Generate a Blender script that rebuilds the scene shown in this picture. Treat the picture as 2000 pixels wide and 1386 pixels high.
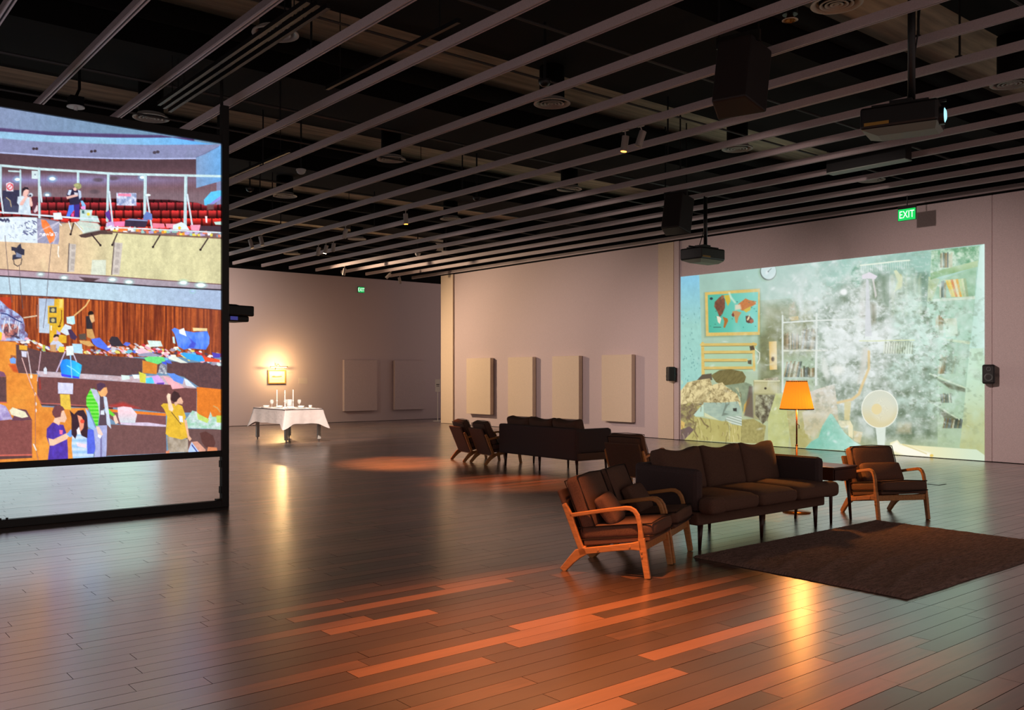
import bpy, bmesh, math, random
import numpy as np
from mathutils import Vector, Matrix
from math import sin, cos, pi, radians

for o in list(bpy.data.objects):
    bpy.data.objects.remove(o, do_unlink=True)
scene = bpy.context.scene
COL = scene.collection
random.seed(7)

# ------------------------------------------------------------------ camera
F, H, HY, TH = 1768.0, 1.52, 733.0, radians(39.45)      # focal length in photo pixels, eye height, horizon row, heading
FW = (sin(TH), cos(TH)); RT = (cos(TH), -sin(TH))
cam = bpy.data.cameras.new('camera'); cam.sensor_width = 36.0; cam.lens = 36.0 * F / 2000.0
cam.shift_y = (HY - 693.0) / 2000.0; cam.clip_end = 200
co = bpy.data.objects.new('camera', cam); COL.objects.link(co)
co.location = (0, 0, H); co.rotation_euler = (pi / 2, 0, -TH)
scene.camera = co

# ------------------------------------------------------------------ world and exposure
world = bpy.data.worlds.new('world'); scene.world = world; world.use_nodes = True
bg = world.node_tree.nodes['Background']
bg.inputs[0].default_value = (1.0, 0.78, 0.72, 1); bg.inputs[1].default_value = 0.38
vs = scene.view_settings
scene.display_settings.display_device = 'sRGB'
vs.view_transform = 'Standard'; vs.look = 'None'; vs.gamma = 1.0; vs.exposure = 0.0; vs.use_curve_mapping = False
try:
    scene.cycles.use_denoising = True
    scene.cycles.max_bounces = 8
    scene.cycles.sample_clamp_indirect = 6.0
    scene.cycles.caustics_reflective = False
    scene.cycles.caustics_refractive = False
except Exception:
    pass

def spot(name, loc, target, color, energy, size, blend=0.6, rad=0.06):
    l = bpy.data.lights.new(name, 'SPOT'); l.color = color; l.energy = energy
    l.spot_size = radians(size); l.spot_blend = blend; l.shadow_soft_size = rad
    o = bpy.data.objects.new(name, l); COL.objects.link(o); o.location = loc
    o.rotation_euler = (Vector(target) - Vector(loc)).to_track_quat('-Z', 'Y').to_euler()
    return o
ORANGE = (1.0, 0.26, 0.07)
spot('front_track_spot', (3.9, 4.6, 4.6), (3.7, 3.8, 0), (1.0, 0.31, 0.10), 5000, 54, 1.0)
spot('rear_track_spot', (8.9, 8.8, 4.55), (8.1, 9.9, 0), ORANGE, 3600, 30, 0.9)
spot('table_track_spot', (8.2, 17.2, 4.5), (9.5, 19.6, 0.75), (1.0, 0.84, 0.74), 2000, 48, 0.5)
spot('far_floor_track_spot', (9.6, 15.6, 4.5), (8.6, 13.5, 0), ORANGE, 3000, 30, 0.9)
spot('wall_graze_track_spot', (11.6, 25.2, 4.3), (16.62, 20.0, .9), (1.0, 0.72, 0.48), 1700, 92, 1.0)
for wy0, wy1, e in ((7.0, 7.8, 1900), (11.8, 12.6, 1500), (16.2, 17.0, 1150)):
    spot('added_wall_fill_spot', (6.1, wy0, 4.35), (16.62, wy1, 1.25), (1.0, 0.78, 0.71), e, 46, 1.0, .12)  # added fill to brighten the right wall; no lamp stands at these points
spot('back_wall_track_spot', (7.6, 21.6, 4.4), (8.6, 26.2, 2.0), (1.0, 0.82, 0.70), 1150, 105, 1.0)

# ------------------------------------------------------------------ pixel helpers (a pixel gives a direction; the surface it lies on gives the distance)
def floor_at(px, py, z=0.0):
    d = F * (H - z) / (py - HY); l = (px - 1000) / F * d
    return (d * FW[0] + l * RT[0], d * FW[1] + l * RT[1])
def on_wall_x(px, X):
    k = (px - 1000) / F
    d = X / (FW[0] + k * RT[0]); return d * (FW[1] + k * RT[1]), d
def on_wall_y(px, Y):
    k = (px - 1000) / F
    d = Y / (FW[1] + k * RT[1]); return d * (FW[0] + k * RT[0]), d
def zat(py, d):
    return H + (HY - py) / F * d

# ------------------------------------------------------------------ materials
def srgb(c):
    c = np.asarray(c, float) / 255.0
    return np.where(c <= 0.04045, c / 12.92, ((c + 0.055) / 1.055) ** 2.4)
MATS = {}
def mat(name, rgb=(200, 200, 200), rough=0.6, metal=0.0, noise=None, bump=None, emit=None, spec=None, trans=None, coords='Object'):
    """Principled material; noise=(scale, amount[, stretch xyz]), bump=(scale, strength, distance)."""
    if name in MATS: return MATS[name]
    m = bpy.data.materials.new(name); m.use_nodes = True; MATS[name] = m
    nt = m.node_tree; b = nt.nodes['Principled BSDF']
    c = tuple(srgb(rgb)) + (1,)
    b.inputs['Base Color'].default_value = c; b.inputs['Roughness'].default_value = rough; b.inputs['Metallic'].default_value = metal
    if spec is not None: b.inputs['Specular IOR Level'].default_value = spec
    if trans: b.inputs['Transmission Weight'].default_value = trans
    tc = nt.nodes.new('ShaderNodeTexCoord')
    if noise:
        mp = nt.nodes.new('ShaderNodeMapping'); nt.links.new(tc.outputs[coords], mp.inputs[0])
        if len(noise) > 2: mp.inputs['Scale'].default_value = noise[2]
        n = nt.nodes.new('ShaderNodeTexNoise'); n.inputs['Scale'].default_value = noise[0]; n.inputs['Detail'].default_value = 6
        nt.links.new(mp.outputs[0], n.inputs['Vector'])
        r = nt.nodes.new('ShaderNodeMapRange'); r.inputs['To Min'].default_value = 1 - noise[1]; r.inputs['To Max'].default_value = 1 + noise[1]
        r.inputs['From Min'].default_value = 0.3; r.inputs['From Max'].default_value = 0.7
        nt.links.new(n.outputs[0], r.inputs[0])
        mx = nt.nodes.new('ShaderNodeMix'); mx.data_type = 'RGBA'; mx.blend_type = 'MULTIPLY'; mx.inputs[0].default_value = 1
        mx.inputs[6].default_value = c; nt.links.new(r.outputs[0], mx.inputs[7]); nt.links.new(mx.outputs[2], b.inputs['Base Color'])
    if bump:
        n2 = nt.nodes.new('ShaderNodeTexNoise'); n2.inputs['Scale'].default_value = bump[0]; n2.inputs['Detail'].default_value = 4
        nt.links.new(tc.outputs[coords], n2.inputs['Vector'])
        bp = nt.nodes.new('ShaderNodeBump'); bp.inputs['Strength'].default_value = bump[1]; bp.inputs['Distance'].default_value = bump[2]
        nt.links.new(n2.outputs[0], bp.inputs['Height']); nt.links.new(bp.outputs[0], b.inputs['Normal'])
    if emit:
        b.inputs['Emission Color'].default_value = tuple(srgb(emit[0])) + (1,); b.inputs['Emission Strength'].default_value = emit[1]
    return m

M_WALL = mat('wall_paint_mauve', (208, 190, 190), 0.85, noise=(130, 0.16), bump=(300, 0.15, 0.002))
M_CREAM = mat('wall_paint_cream', (226, 206, 182), 0.85, noise=(130, 0.13), bump=(300, 0.15, 0.002))
M_BLACK = mat('black_steel', (10, 10, 11), 0.45)
M_BLACKMATT = mat('black_ceiling_paint', (11, 10, 11), 0.95, spec=.2)
M_DECK = mat('ceiling_deck', (196, 184, 160), 0.9, noise=(3, 0.35, (0.3, 3, 1)))
M_RAIL = mat('rail_grey_paint', (200, 184, 184), 0.55, noise=(90, 0.08))
M_SLOT = mat('rail_slot', (12, 12, 12), 0.8)
M_GREYMETAL = mat('brushed_grey_metal', (150, 146, 142), 0.4, 0.6)
M_CAN = mat('lamp_can_silver', (176, 166, 158), 0.45, 0.3)
M_WHITE = mat('white_plastic', (215, 212, 208), 0.5)
M_PLASTIC = mat('black_plastic', (16, 16, 17), 0.4)
M_WOOD = mat('chair_ash_wood', (206, 146, 88), 0.38, noise=(7, 0.18, (1, 9, 9)), bump=(60, 0.05, 0.002))
M_FABRIC = mat('brown_wool_fabric', (112, 84, 70), 0.95, noise=(230, 0.35), bump=(420, 0.5, 0.003))
M_FABRIC2 = mat('charcoal_wool_fabric', (84, 70, 70), 0.95, noise=(230, 0.35), bump=(420, 0.5, 0.003))
M_PIPING = mat('dark_piping', (34, 24, 22), 0.9)
M_DARKWOOD = mat('walnut_wood', (66, 34, 26), 0.35, noise=(9, 0.3, (1, 10, 10)))
M_RUGM = mat('rug_pile', (146, 118, 108), 1.0, noise=(24, 0.45, (0.5, 4, 1)), bump=(90, 1.0, 0.012))
M_BRASS = mat('brass', (150, 104, 52), 0.3, 0.9)
M_COPPER = mat('copper_pole', (150, 96, 62), 0.35, 0.8)
M_CLOTH = mat('white_tablecloth', (226, 212, 206), 0.8, bump=(14, 0.25, 0.02))
M_CHINA = mat('white_china', (235, 230, 222), 0.2)
M_GLASS = mat('clear_glass', (245, 245, 240), 0.05)
M_GLASS.node_tree.nodes['Principled BSDF'].inputs['Alpha'].default_value = 0.35
M_WAX = mat('white_wax', (240, 232, 215), 0.5)

# ------------------------------------------------------------------ object helpers
def obj(name, me, m=None, parent=None, loc=None, rot=None, smooth=False):
    o = bpy.data.objects.new(name, me); COL.objects.link(o)
    if m is not None and not me.materials: me.materials.append(m)
    if parent is not None: o.parent = parent
    if loc is not None: o.location = loc
    if rot is not None: o.rotation_euler = rot
    if smooth:
        for p in me.polygons: p.use_smooth = True
    return o
def tag(o, label, cat, group=None, kind=None):
    if label: o['label'] = label
    if cat: o['category'] = cat
    if group: o['group'] = group
    if kind: o['kind'] = kind
    return o
def empty(name, loc=(0, 0, 0), rz=0.0):
    o = bpy.data.objects.new(name, None); COL.objects.link(o); o.empty_display_size = 0.1
    o.location = loc; o.rotation_euler = (0, 0, rz); return o
def struct(o): o['kind'] = 'structure'; return o
def dup(root, loc=None, rot=None, label=None, group=None):
    r = root.copy(); COL.objects.link(r)
    if loc is not None: r.location = loc
    if rot is not None: r.rotation_euler = rot
    if label: r['label'] = label
    if group: r['group'] = group
    for ch in list(root.children):
        c = ch.copy(); COL.objects.link(c); c.parent = r
        for g in list(ch.children):
            e = g.copy(); COL.objects.link(e); e.parent = c
    return r

class MB:
    def __init__(s): s.v = []; s.f = []; s.mi = []; s.cur = 0
    def add(s, vs, fs):
        b = len(s.v); s.v += [tuple(p) for p in vs]; s.f += [tuple(i + b for i in f) for f in fs]; s.mi += [s.cur] * len(fs); return s
    def box(s, x0, x1, y0, y1, z0, z1, M=None):
        v = [(x, y, z) for x in (x0, x1) for y in (y0, y1) for z in (z0, z1)]
        if M is not None: v = [tuple(M @ Vector(p)) for p in v]
        return s.add(v, [(0, 1, 3, 2), (4, 6, 7, 5), (0, 4, 5, 1), (2, 3, 7, 6), (0, 2, 6, 4), (1, 5, 7, 3)])
    def cyl(s, p0, p1, r0, r1=None, n=16, cap=True):
        r1 = r0 if r1 is None else r1
        p0 = Vector(p0); p1 = Vector(p1); ax = (p1 - p0).normalized()
        a = ax.orthogonal().normalized(); b = ax.cross(a)
        v = []
        for p, r in ((p0, r0), (p1, r1)):
            v += [tuple(p + a * (r * cos(2 * pi * i / n)) + b * (r * sin(2 * pi * i / n))) for i in range(n)]
        f = [(i, (i + 1) % n, n + (i + 1) % n, n + i) for i in range(n)]
        if cap: f += [tuple(range(n - 1, -1, -1)), tuple(range(n, 2 * n))]
        return s.add(v, f)
    def tube(s, pts, r, n=8):
        pts = [Vector(p) for p in pts]; v = []; f = []
        up = Vector((0.123, 0.456, 0.881))
        for i, p in enumerate(pts):
            t = (pts[min(i + 1, len(pts) - 1)] - pts[max(i - 1, 0)]).normalized()
            a = t.cross(up).normalized(); b = t.cross(a); rr = r[i] if isinstance(r, (list, tuple)) else r
            v += [tuple(p + a * (rr * cos(2 * pi * k / n)) + b * (rr * sin(2 * pi * k / n))) for k in range(n)]
        for i in range(len(pts) - 1):
            f += [(i * n + k, i * n + (k + 1) % n, (i + 1) * n + (k + 1) % n, (i + 1) * n + k) for k in range(n)]
        f += [tuple(range(n - 1, -1, -1)), tuple(range(len(v) - n, len(v)))]
        return s.add(v, f)
    def lathe(s, prof, n=24, c=(0, 0), wob=None):
        v = []; f = []
        for j, (r, z) in enumerate(prof):
            for i in range(n):
                rr = r * (wob(i) if wob else 1)
                v.append((c[0] + rr * cos(2 * pi * i / n), c[1] + rr * sin(2 * pi * i / n), z))
        for j in range(len(prof) - 1):
            f += [(j * n + i, j * n + (i + 1) % n, (j + 1) * n + (i + 1) % n, (j + 1) * n + i) for i in range(n)]
        return s.add(v, f)
    def strip(s, pts, ws, y0, y1):
        """ribbon in the xz plane with a width at each point, extruded from y0 to y1"""
        n = len(pts); L = []; R = []
        for i in range(n):
            a = Vector(pts[max(i - 1, 0)]); b = Vector(pts[min(i + 1, n - 1)]); t = (b - a).normalized()
            nn = Vector((-t.y, t.x)); p = Vector(pts[i]); L.append(p + nn * ws[i] / 2); R.append(p - nn * ws[i] / 2)
        v = []
        for y in (y0, y1):
            v += [(p.x, y, p.y) for p in L] + [(p.x, y, p.y) for p in R]
        f = []
        for i in range(n - 1):
            f += [(i, i + 1, n + i + 1, n + i), (3 * n + i, 3 * n + i + 1, 2 * n + i + 1, 2 * n + i),
                  (i + 1, i, 2 * n + i, 2 * n + i + 1), (n + i, n + i + 1, 3 * n + i + 1, 3 * n + i)]
        f += [(0, n, 3 * n, 2 * n), (n - 1, 3 * n - 1, 4 * n - 1, 2 * n - 1)]
        return s.add(v, f)
    def mesh(s, name, mats=None):
        me = bpy.data.meshes.new(name); me.from_pydata(s.v, [], s.f)
        if mats:
            for m in mats: me.materials.append(m)
            me.polygons.foreach_set('material_index', s.mi)
        me.validate(); me.update()
        bm = bmesh.new(); bm.from_mesh(me); bmesh.ops.recalc_face_normals(bm, faces=bm.faces); bm.to_mesh(me); bm.free()
        return me
    def build(s, name, m, parent=None, loc=None, rot=None, smooth=False, bevel=0.0):
        me = s.mesh(name, m if isinstance(m, list) else None)
        o = obj(name, me, None if isinstance(m, list) else m, parent, loc, rot, smooth)
        if bevel:
            b = o.modifiers.new('bevel', 'BEVEL'); b.width = bevel; b.segments = 2; b.limit_method = 'ANGLE'; b.angle_limit = radians(40)
        return o

def cushion_mesh(name, sx, sy, sz, n=10, puff=0.35, e=0.16, sag=0.0, seed=0, ear=0.0):
    """soft box: rounded edges, faces bulging a little"""
    bm = bmesh.new(); bmesh.ops.create_cube(bm, size=2.0)
    bmesh.ops.subdivide_edges(bm, edges=bm.edges, cuts=n, use_grid_fill=True)
    rnd = random.Random(seed); ph = [rnd.random() * 6 for _ in range(4)]
    h = (sx / 2, sy / 2, sz / 2); k = min(h)
    for v in bm.verts:
        c = v.co; out = []
        r = min(e, k * 0.95)
        p = Vector((c.x * h[0], c.y * h[1], c.z * h[2]))
        q = Vector([max(-h[i] + r, min(h[i] - r, p[i])) for i in range(3)])
        d = p - q
        if d.length > 1e-6: p = q + d.normalized() * r * min(1.0, d.length / r if d.length < r else 1.0)
        th = min(range(3), key=lambda i: h[i]); o1, o2 = [i for i in range(3) if i != th]
        w = (1 - (p[o1] / h[o1]) ** 2) * (1 - (p[o2] / h[o2]) ** 2)
        w = max(0.0, w) ** 0.7
        p[th] *= 1 + puff * w
        p[th] += 0.006 * (sin(p[o1] * 11 + ph[0]) * cos(p[o2] * 9 + ph[1])) * w
        if sag: p.z -= sag * w
        if ear and p.z > 0: p.z += (ear * (abs(p[o1] if o1 != 2 else p[o2]) / h[o1 if o1 != 2 else o2]) ** 2 - ear * .5) * (p.z / h[2])
        v.co = p
    me = bpy.data.meshes.new(name); bm.to_mesh(me); bm.free()
    for p in me.polygons: p.use_smooth = True
    return me
# ------------------------------------------------------------------ room shell
XW, YB, ZW, ZR = 16.62, 26.2, 4.69, 4.73        # right wall plane, back wall plane, wall height, underside of the ceiling rails
Y_END = on_wall_x(862.6, XW)[0]                 # far end of the right wall
def wy(px): return on_wall_x(px, XW)[0]
m = MB(); m.box(XW + 0.02, XW + 0.5, -3.0, Y_END, 0.012, ZW)
wall_r = struct(m.build('wall_right', M_WALL))
wall_r['label'] = 'long mauve gallery wall carrying the bedroom projection and four square panels'
# column faces and battens standing a little proud of the wall
def wall_strip(name, p0, p1, proud, mm, z0=0.012, z1=ZW):
    y1, y0 = wy(p0), wy(p1)
    return MB().box(XW + 0.02 - proud, XW + 0.03, y0, y1, z0, z1).build(name, mm, wall_r)
wall_strip('wall_column', 862.6, 886, 0.05, M_CREAM)
wall_strip('wall_column', 1286.3, 1316, 0.035, M_CREAM)
wall_strip('wall_batten', 1318, 1327.5, 0.05, M_WALL)
wall_strip('wall_panel', 1327.9, 1937, 0.02, M_WALL)
wall_strip('wall_panel', 1939.5, 2290, 0.02, M_WALL)
m = MB(); m.box(-8, 19.5, YB, YB + 0.4, 0.012, 4.735)
wall_b = struct(m.build('wall_back', M_WALL)); wall_b['label'] = 'wide mauve end wall with the lit picture and two square panels'
for nm, w in (('baseboard_right', (XW + 0.03, XW + 0.45, -3, Y_END - 0.05, 0.0, 0.012)), ('baseboard_back', (-8, 19.5, YB + 0.02, YB + 0.3, 0, 0.012))):
    struct(MB().box(*w).build(nm, M_BLACKMATT))
# black reveal above both walls
struct(MB().box(XW + 0.06, XW + 0.5, -3, Y_END, ZW, 5.9).build('trim_1', M_BLACKMATT))
struct(MB().box(-8, 19.5, YB + 0.05, YB + 0.4, 4.735, 5.9).build('trim_2', M_BLACKMATT))

# ------------------------------------------------------------------ floor of separate planks
def floor_material():
    m = bpy.data.materials.new('oiled_plank_floor'); m.use_nodes = True; nt = m.node_tree; b = nt.nodes['Principled BSDF']
    L = nt.links.new
    at = nt.nodes.new('ShaderNodeAttribute'); at.attribute_name = 'tone'
    tc = nt.nodes.new('ShaderNodeTexCoord')
    geo = nt.nodes.new('ShaderNodeNewGeometry')
    add = nt.nodes.new('ShaderNodeVectorMath'); add.operation = 'MULTIPLY_ADD'
    L(geo.outputs['Position'], add.inputs[0]); add.inputs[1].default_value = (1.2, 14, 1)
    L(at.outputs['Vector'], add.inputs[2])
    n = nt.nodes.new('ShaderNodeTexNoise'); n.inputs['Scale'].default_value = 2.2; n.inputs['Detail'].default_value = 8; n.inputs['Roughness'].default_value = 0.62
    L(add.outputs[0], n.inputs['Vector'])
    ramp = nt.nodes.new('ShaderNodeValToRGB'); e = ramp.color_ramp.elements
    e[0].position = 0.0; e[0].color = tuple(srgb((29, 19, 15))) + (1,)
    e[1].position = 1.0; e[1].color = tuple(srgb((114, 80, 59))) + (1,)
    el = ramp.color_ramp.elements.new(0.5); el.color = tuple(srgb((58, 40, 31))) + (1,)
    mix = nt.nodes.new('ShaderNodeMath'); mix.operation = 'MULTIPLY_ADD'; mix.inputs[1].default_value = 0.55
    L(n.outputs[0], mix.inputs[0])
    sep = nt.nodes.new('ShaderNodeSeparateXYZ'); L(at.outputs['Vector'], sep.inputs[0])
    sc = nt.nodes.new('ShaderNodeMath'); sc.operation = 'MULTIPLY_ADD'; sc.inputs[1].default_value = 1.0; sc.inputs[2].default_value = -0.27
    L(sep.outputs[0], sc.inputs[0]); L(sc.outputs[0], mix.inputs[2])
    L(mix.outputs[0], ramp.inputs[0]); L(ramp.outputs[0], b.inputs['Base Color'])
    n2 = nt.nodes.new('ShaderNodeTexNoise'); n2.inputs['Scale'].default_value = 1.3; n2.inputs['Detail'].default_value = 5
    L(geo.outputs['Position'], n2.inputs['Vector'])
    mr = nt.nodes.new('ShaderNodeMapRange'); mr.inputs['From Min'].default_value = 0.3; mr.inputs['From Max'].default_value = 0.7
    mr.inputs['To Min'].default_value = 0.30; mr.inputs['To Max'].default_value = 0.37
    L(n2.outputs[0], mr.inputs[0]); L(mr.outputs[0], b.inputs['Roughness'])
    b.inputs['IOR'].default_value = 2.2
    b.inputs['Coat Weight'].default_value = 1.0; b.inputs['Coat Roughness'].default_value = 0.25; b.inputs['Coat IOR'].default_value = 3.3
    bp = nt.nodes.new('ShaderNodeBump'); bp.inputs['Strength'].default_value = 0.12; bp.inputs['Distance'].default_value = 0.002
    L(n.outputs[0], bp.inputs['Height']); L(bp.outputs[0], b.inputs['Normal'])
    return m
M_FLOOR = floor_material(); M_JOINT = mat('dark_board_joint', (20, 15, 13), 1.0, spec=0.0)
floor = struct(MB().box(-5, 19.5, -1.5, YB + 0.02, -0.08, -0.006).build('floor', M_BLACKMATT))
floor['label'] = 'dark hardwood floor of narrow boards'
rnd = random.Random(11)
planks = []
PWD = 0.1270
y = -1.2
while y < YB:
    x = -4.8 - rnd.random() * 1.6
    while x < 19.0:
        ln = rnd.choice((0.75, 1.0, 1.25, 1.5, 1.8, 2.1)) * rnd.uniform(0.92, 1.08)
        planks.append((x, min(x + ln, 19.2), y, y + PWD, rnd.random(), rnd.uniform(0, 0.0008)))
        x += ln
    y += PWD
def pix(x, y, z=0.0):
    d = x * FW[0] + y * FW[1]
    if d < 0.3: return None
    l = x * RT[0] + y * RT[1]
    return 1000 + F * l / d, HY - F * (z - H) / d
def seen_area(p):
    x0, x1, y0, y1 = p[:4]; hit = 0; N = 7
    if 6.0 < x0 and x1 < 8.9 and 3.05 < y0 < 4.85: return 0
    for i in range(N):
        q = pix(x0 + (x1 - x0) * (i + .5) / N, (y0 + y1) / 2)
        if q and 0 <= q[0] <= 2000 and q[1] <= 1386:
            d = F * H / (q[1] - HY); hit += (x1 - x0) / N * PWD / d ** 3
    return hit
order = sorted(range(len(planks)), key=lambda i: -seen_area(planks[i]))
near = set(order[:300])
def plank_geo(p):
    x0, x1, y0, y1, t, dz = p; g = 0.0010; c = 0.0006
    a = (x0 + g, x1 - g, y0 + g, y1 - g)
    top = [(a[0] + c, a[2] + c), (a[1] - c, a[2] + c), (a[1] - c, a[3] - c), (a[0] + c, a[3] - c)]
    bot = [(a[0], a[2]), (a[1], a[2]), (a[1], a[3]), (a[0], a[3])]
    v = [(q[0], q[1], -dz) for q in top] + [(q[0], q[1], -dz - c) for q in bot] + [(q[0], q[1], -0.007) for q in bot]
    f = [(0, 1, 2, 3)] + [(i, i + 4, (i + 1) % 4 + 4, (i + 1) % 4) for i in range(4)] + [(i + 4, i + 8, (i + 1) % 4 + 8, (i + 1) % 4 + 4) for i in range(4)]
    return v, f
def plank_mesh(ps):
    V = []; Fc = []; T = []
    for p in ps:
        v, f = plank_geo(p); b = len(V); V += v; Fc += [tuple(i + b for i in q) for q in f]
        T += [(p[4], p[4] * 37.0 % 5.0, p[4] * 91.0 % 7.0)] * len(v)
    me = bpy.data.meshes.new('plank'); me.from_pydata(V, [], Fc); me.update()
    me.materials.append(M_FLOOR); me.materials.append(M_JOINT)
    me.polygons.foreach_set('material_index', np.array(([0] + [1] * 8) * len(ps), np.int32))
    at = me.attributes.new('tone', 'FLOAT_VECTOR', 'POINT'); at.data.foreach_set('vector', np.array(T, np.float32).ravel())
    return me
for i in order[:300]:
    obj('plank', plank_mesh([planks[i]]), M_FLOOR, floor)
fo = obj('plank_field', plank_mesh([p for i, p in enumerate(planks) if i not in near]), M_FLOOR, floor); fo['kind'] = 'stuff'

# ------------------------------------------------------------------ ceiling: deck, black ducts, rails
ce = struct(MB().box(-8, 19.5, -3, YB + 0.4, 5.9, 6.1).build('ceiling', M_DECK)); ce['label'] = 'high dark ceiling deck above the ducts'
M_CONDUIT = mat('dull_conduit', (58, 56, 54), 0.6)
DUCTS = []
def duct(y0, y1, z0, z1=5.89, rnd_=False, x0=-8, x1=XW + 0.4):
    DUCTS.append((y0, y1, z0))
    return MB().box(x0, x1, y0, y1, z0, z1).build('duct', M_BLACKMATT, ce)
def ceil_z(y, r=.02): return min([z for (a, b, z) in DUCTS if a - r < y < b + r] + [5.89])
for k in range(-1, 5):
    s = 5.55 + 4.62 * k; e = s + 4.62       # centre of an open strip of deck, and of the next
    h = 0.62
    duct(s + h, s + h + 0.42, 5.34)
    duct(s + h + 0.5, s + h + 1.5, 5.55)
    duct(s + h + 1.55, s + h + 2.05, 5.6)
    duct(s + h + 2.12, s + h + 2.9, 5.7)
    duct(e - h - 0.45, e - h, 5.8)
    m = MB(); m.cyl((-8, s + 1.8, 5.3), (XW + .3, s + 1.8, 5.3), 0.02, n=8)
    m.build('conduit', M_CONDUIT, ce)
    m = MB(); m.cyl((-8, s + 2.72, 5.12), (XW + .3, s + 2.72, 5.12), 0.015, n=8)
    m.build('conduit', M_CONDUIT, ce)
    m = MB(); m.cyl((-8, s + h - .13, 5.72), (XW + .3, s + h - .13, 5.72), 0.12, n=16)
    m.build('round_duct', M_BLACKMATT, ce, smooth=True)
# rails with a track slot underneath
def rail_me():
    m = MB(); w, hh, L = 0.05, 0.088, 28.4
    m.box(-w, -w + 0.016, 0, L, 0, hh); m.box(-0.014, 0, 0, L, 0, hh); m.box(-w, 0, 0, L, 0.02, hh)
    m.cur = 1; m.box(-w + 0.016, -0.014, 0, L, 0.012, 0.021)
    return m.mesh('ceiling_rail', [M_RAIL, M_SLOT])
RAIL = rail_me(); RX = [2.534 + 0.8805 * k for k in range(-4, 17)]
for x in RX:
    o = obj('ceiling_rail', RAIL, None, None, (x, -3, ZR))
    tag(o, 'slim grey lighting rail with a slot, hung under the black ceiling', 'rail', 'parallel ceiling rails')
# hanger rods from rails up
for i, (x, y) in enumerate([(RX[j], yy) for j, yy in ((11, 4.3), (12, 4.3), (13, 9.0), (8, 13.5), (9, 15.6), (10, 17.0), (7, 11.0), (6, 8.4), (12, 13.0), (14, 9.5), (11, 18.5), (13, 17.5))]):
    o = MB().cyl((x - .025, y, ZR + 0.08), (x - .025, y, ceil_z(y)), 0.012, n=8).box(x - .07, x + .02, y - .03, y + .03, ZR + .085, ZR + .1).build('hanger_rod', M_BLACK)
    tag(o, 'black threaded hanger rod holding a ceiling rail', 'rod', 'rail hanger rods')
def bar(x, y0, y1, z):
    r = empty('track_bar', (x, y0, z))
    MB().box(-.02, .02, 0, y1 - y0, 0, .045).build('bar', M_BLACK, r)
    for t in (.12, .88): MB().cyl((0, (y1 - y0) * t, .045), (0, (y1 - y0) * t, ceil_z(y0 + (y1 - y0) * t) - z), .006, n=6).build('rod', M_BLACK, r)
    return r
# loose black track bars lying over the rail by the screen post
for i in range(3):
    x = RX[6] - 0.38 - 0.1 * i
    o = bar(x + .02, 7.4, 11.6 - .1 * i, ZR + 0.12)
    tag(o, 'black track bar laid above the rail beside the tall screen post', 'bar', 'spare black track bars')
for (pa, pb) in (((445, 357), (551, 295)), ((640, 176), (895, 44)), ((687, 415), (820, 354))):
    a = floor_at(*pa, z=4.95); b = floor_at(*pb, z=4.95); xm = (a[0] + b[0]) / 2
    o = bar(xm, min(a[1], b[1]), max(a[1], b[1]), 4.95)
    tag(o, 'black track bar running between two grey ceiling rails', 'bar', 'black track bars between rails')

# round air diffusers
def diffuser_parts():
    root = empty('air_diffuser')
    m = MB()
    m.lathe([(0.25, 0.0), (0.245, 0.018), (0.19, 0.03), (0.185, 0.06)], 32); m.lathe([(0.25, 0.0), (0.225, -0.004), (0.20, 0.02)], 32)
    m.build('outer_ring', M_DIFF, root, smooth=True)
    for r in (0.165, 0.115, 0.065):
        MB().lathe([(r, -0.004), (r - 0.014, -0.010), (r - 0.034, 0.02), (r - 0.03, 0.03), (r, 0.004)], 32).build('cone_ring', M_DIFF, root, smooth=True)
    MB().lathe([(0.001, -0.006), (0.022, -0.002), (0.022, 0.03)], 16).build('hub', M_DIFF, root)
    MB().cyl((0, 0, 0.0), (0, 0, 1.0), 0.17, n=24).build('duct_neck', M_BLACKMATT, root, (0, 0, .03), smooth=True)
    return root
M_DIFF = mat('diffuser_grey', (186, 180, 172), 0.5)
dif = None
DL = 'round grey ringed air diffuser hanging from a black duct neck'
for px, py in ((538, 67), (295, 231), (1078, 203), (764, 312), (1634, 9), (1440, 291), (556, 383), (1976, 164), (1702, 352), (697, 467), (570, 496), (880, 428), (1112, 370)):
    x, y = floor_at(px, py, 5.2)
    if dif is None:
        dif = diffuser_parts(); dif.location = (x, y, 5.2); tag(dif, DL, 'diffuser', 'round ceiling diffusers')
        r_ = dif
    else:
        r_ = dup(dif, (x, y, 5.2))
    tops = [z for (a, b, z) in DUCTS if a - .17 < y < b + .17] + [5.89]
    for c in r_.children:
        if c.name.startswith('duct_neck'): c.scale = (1, 1, min(tops) - 5.2 - .031)

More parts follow.
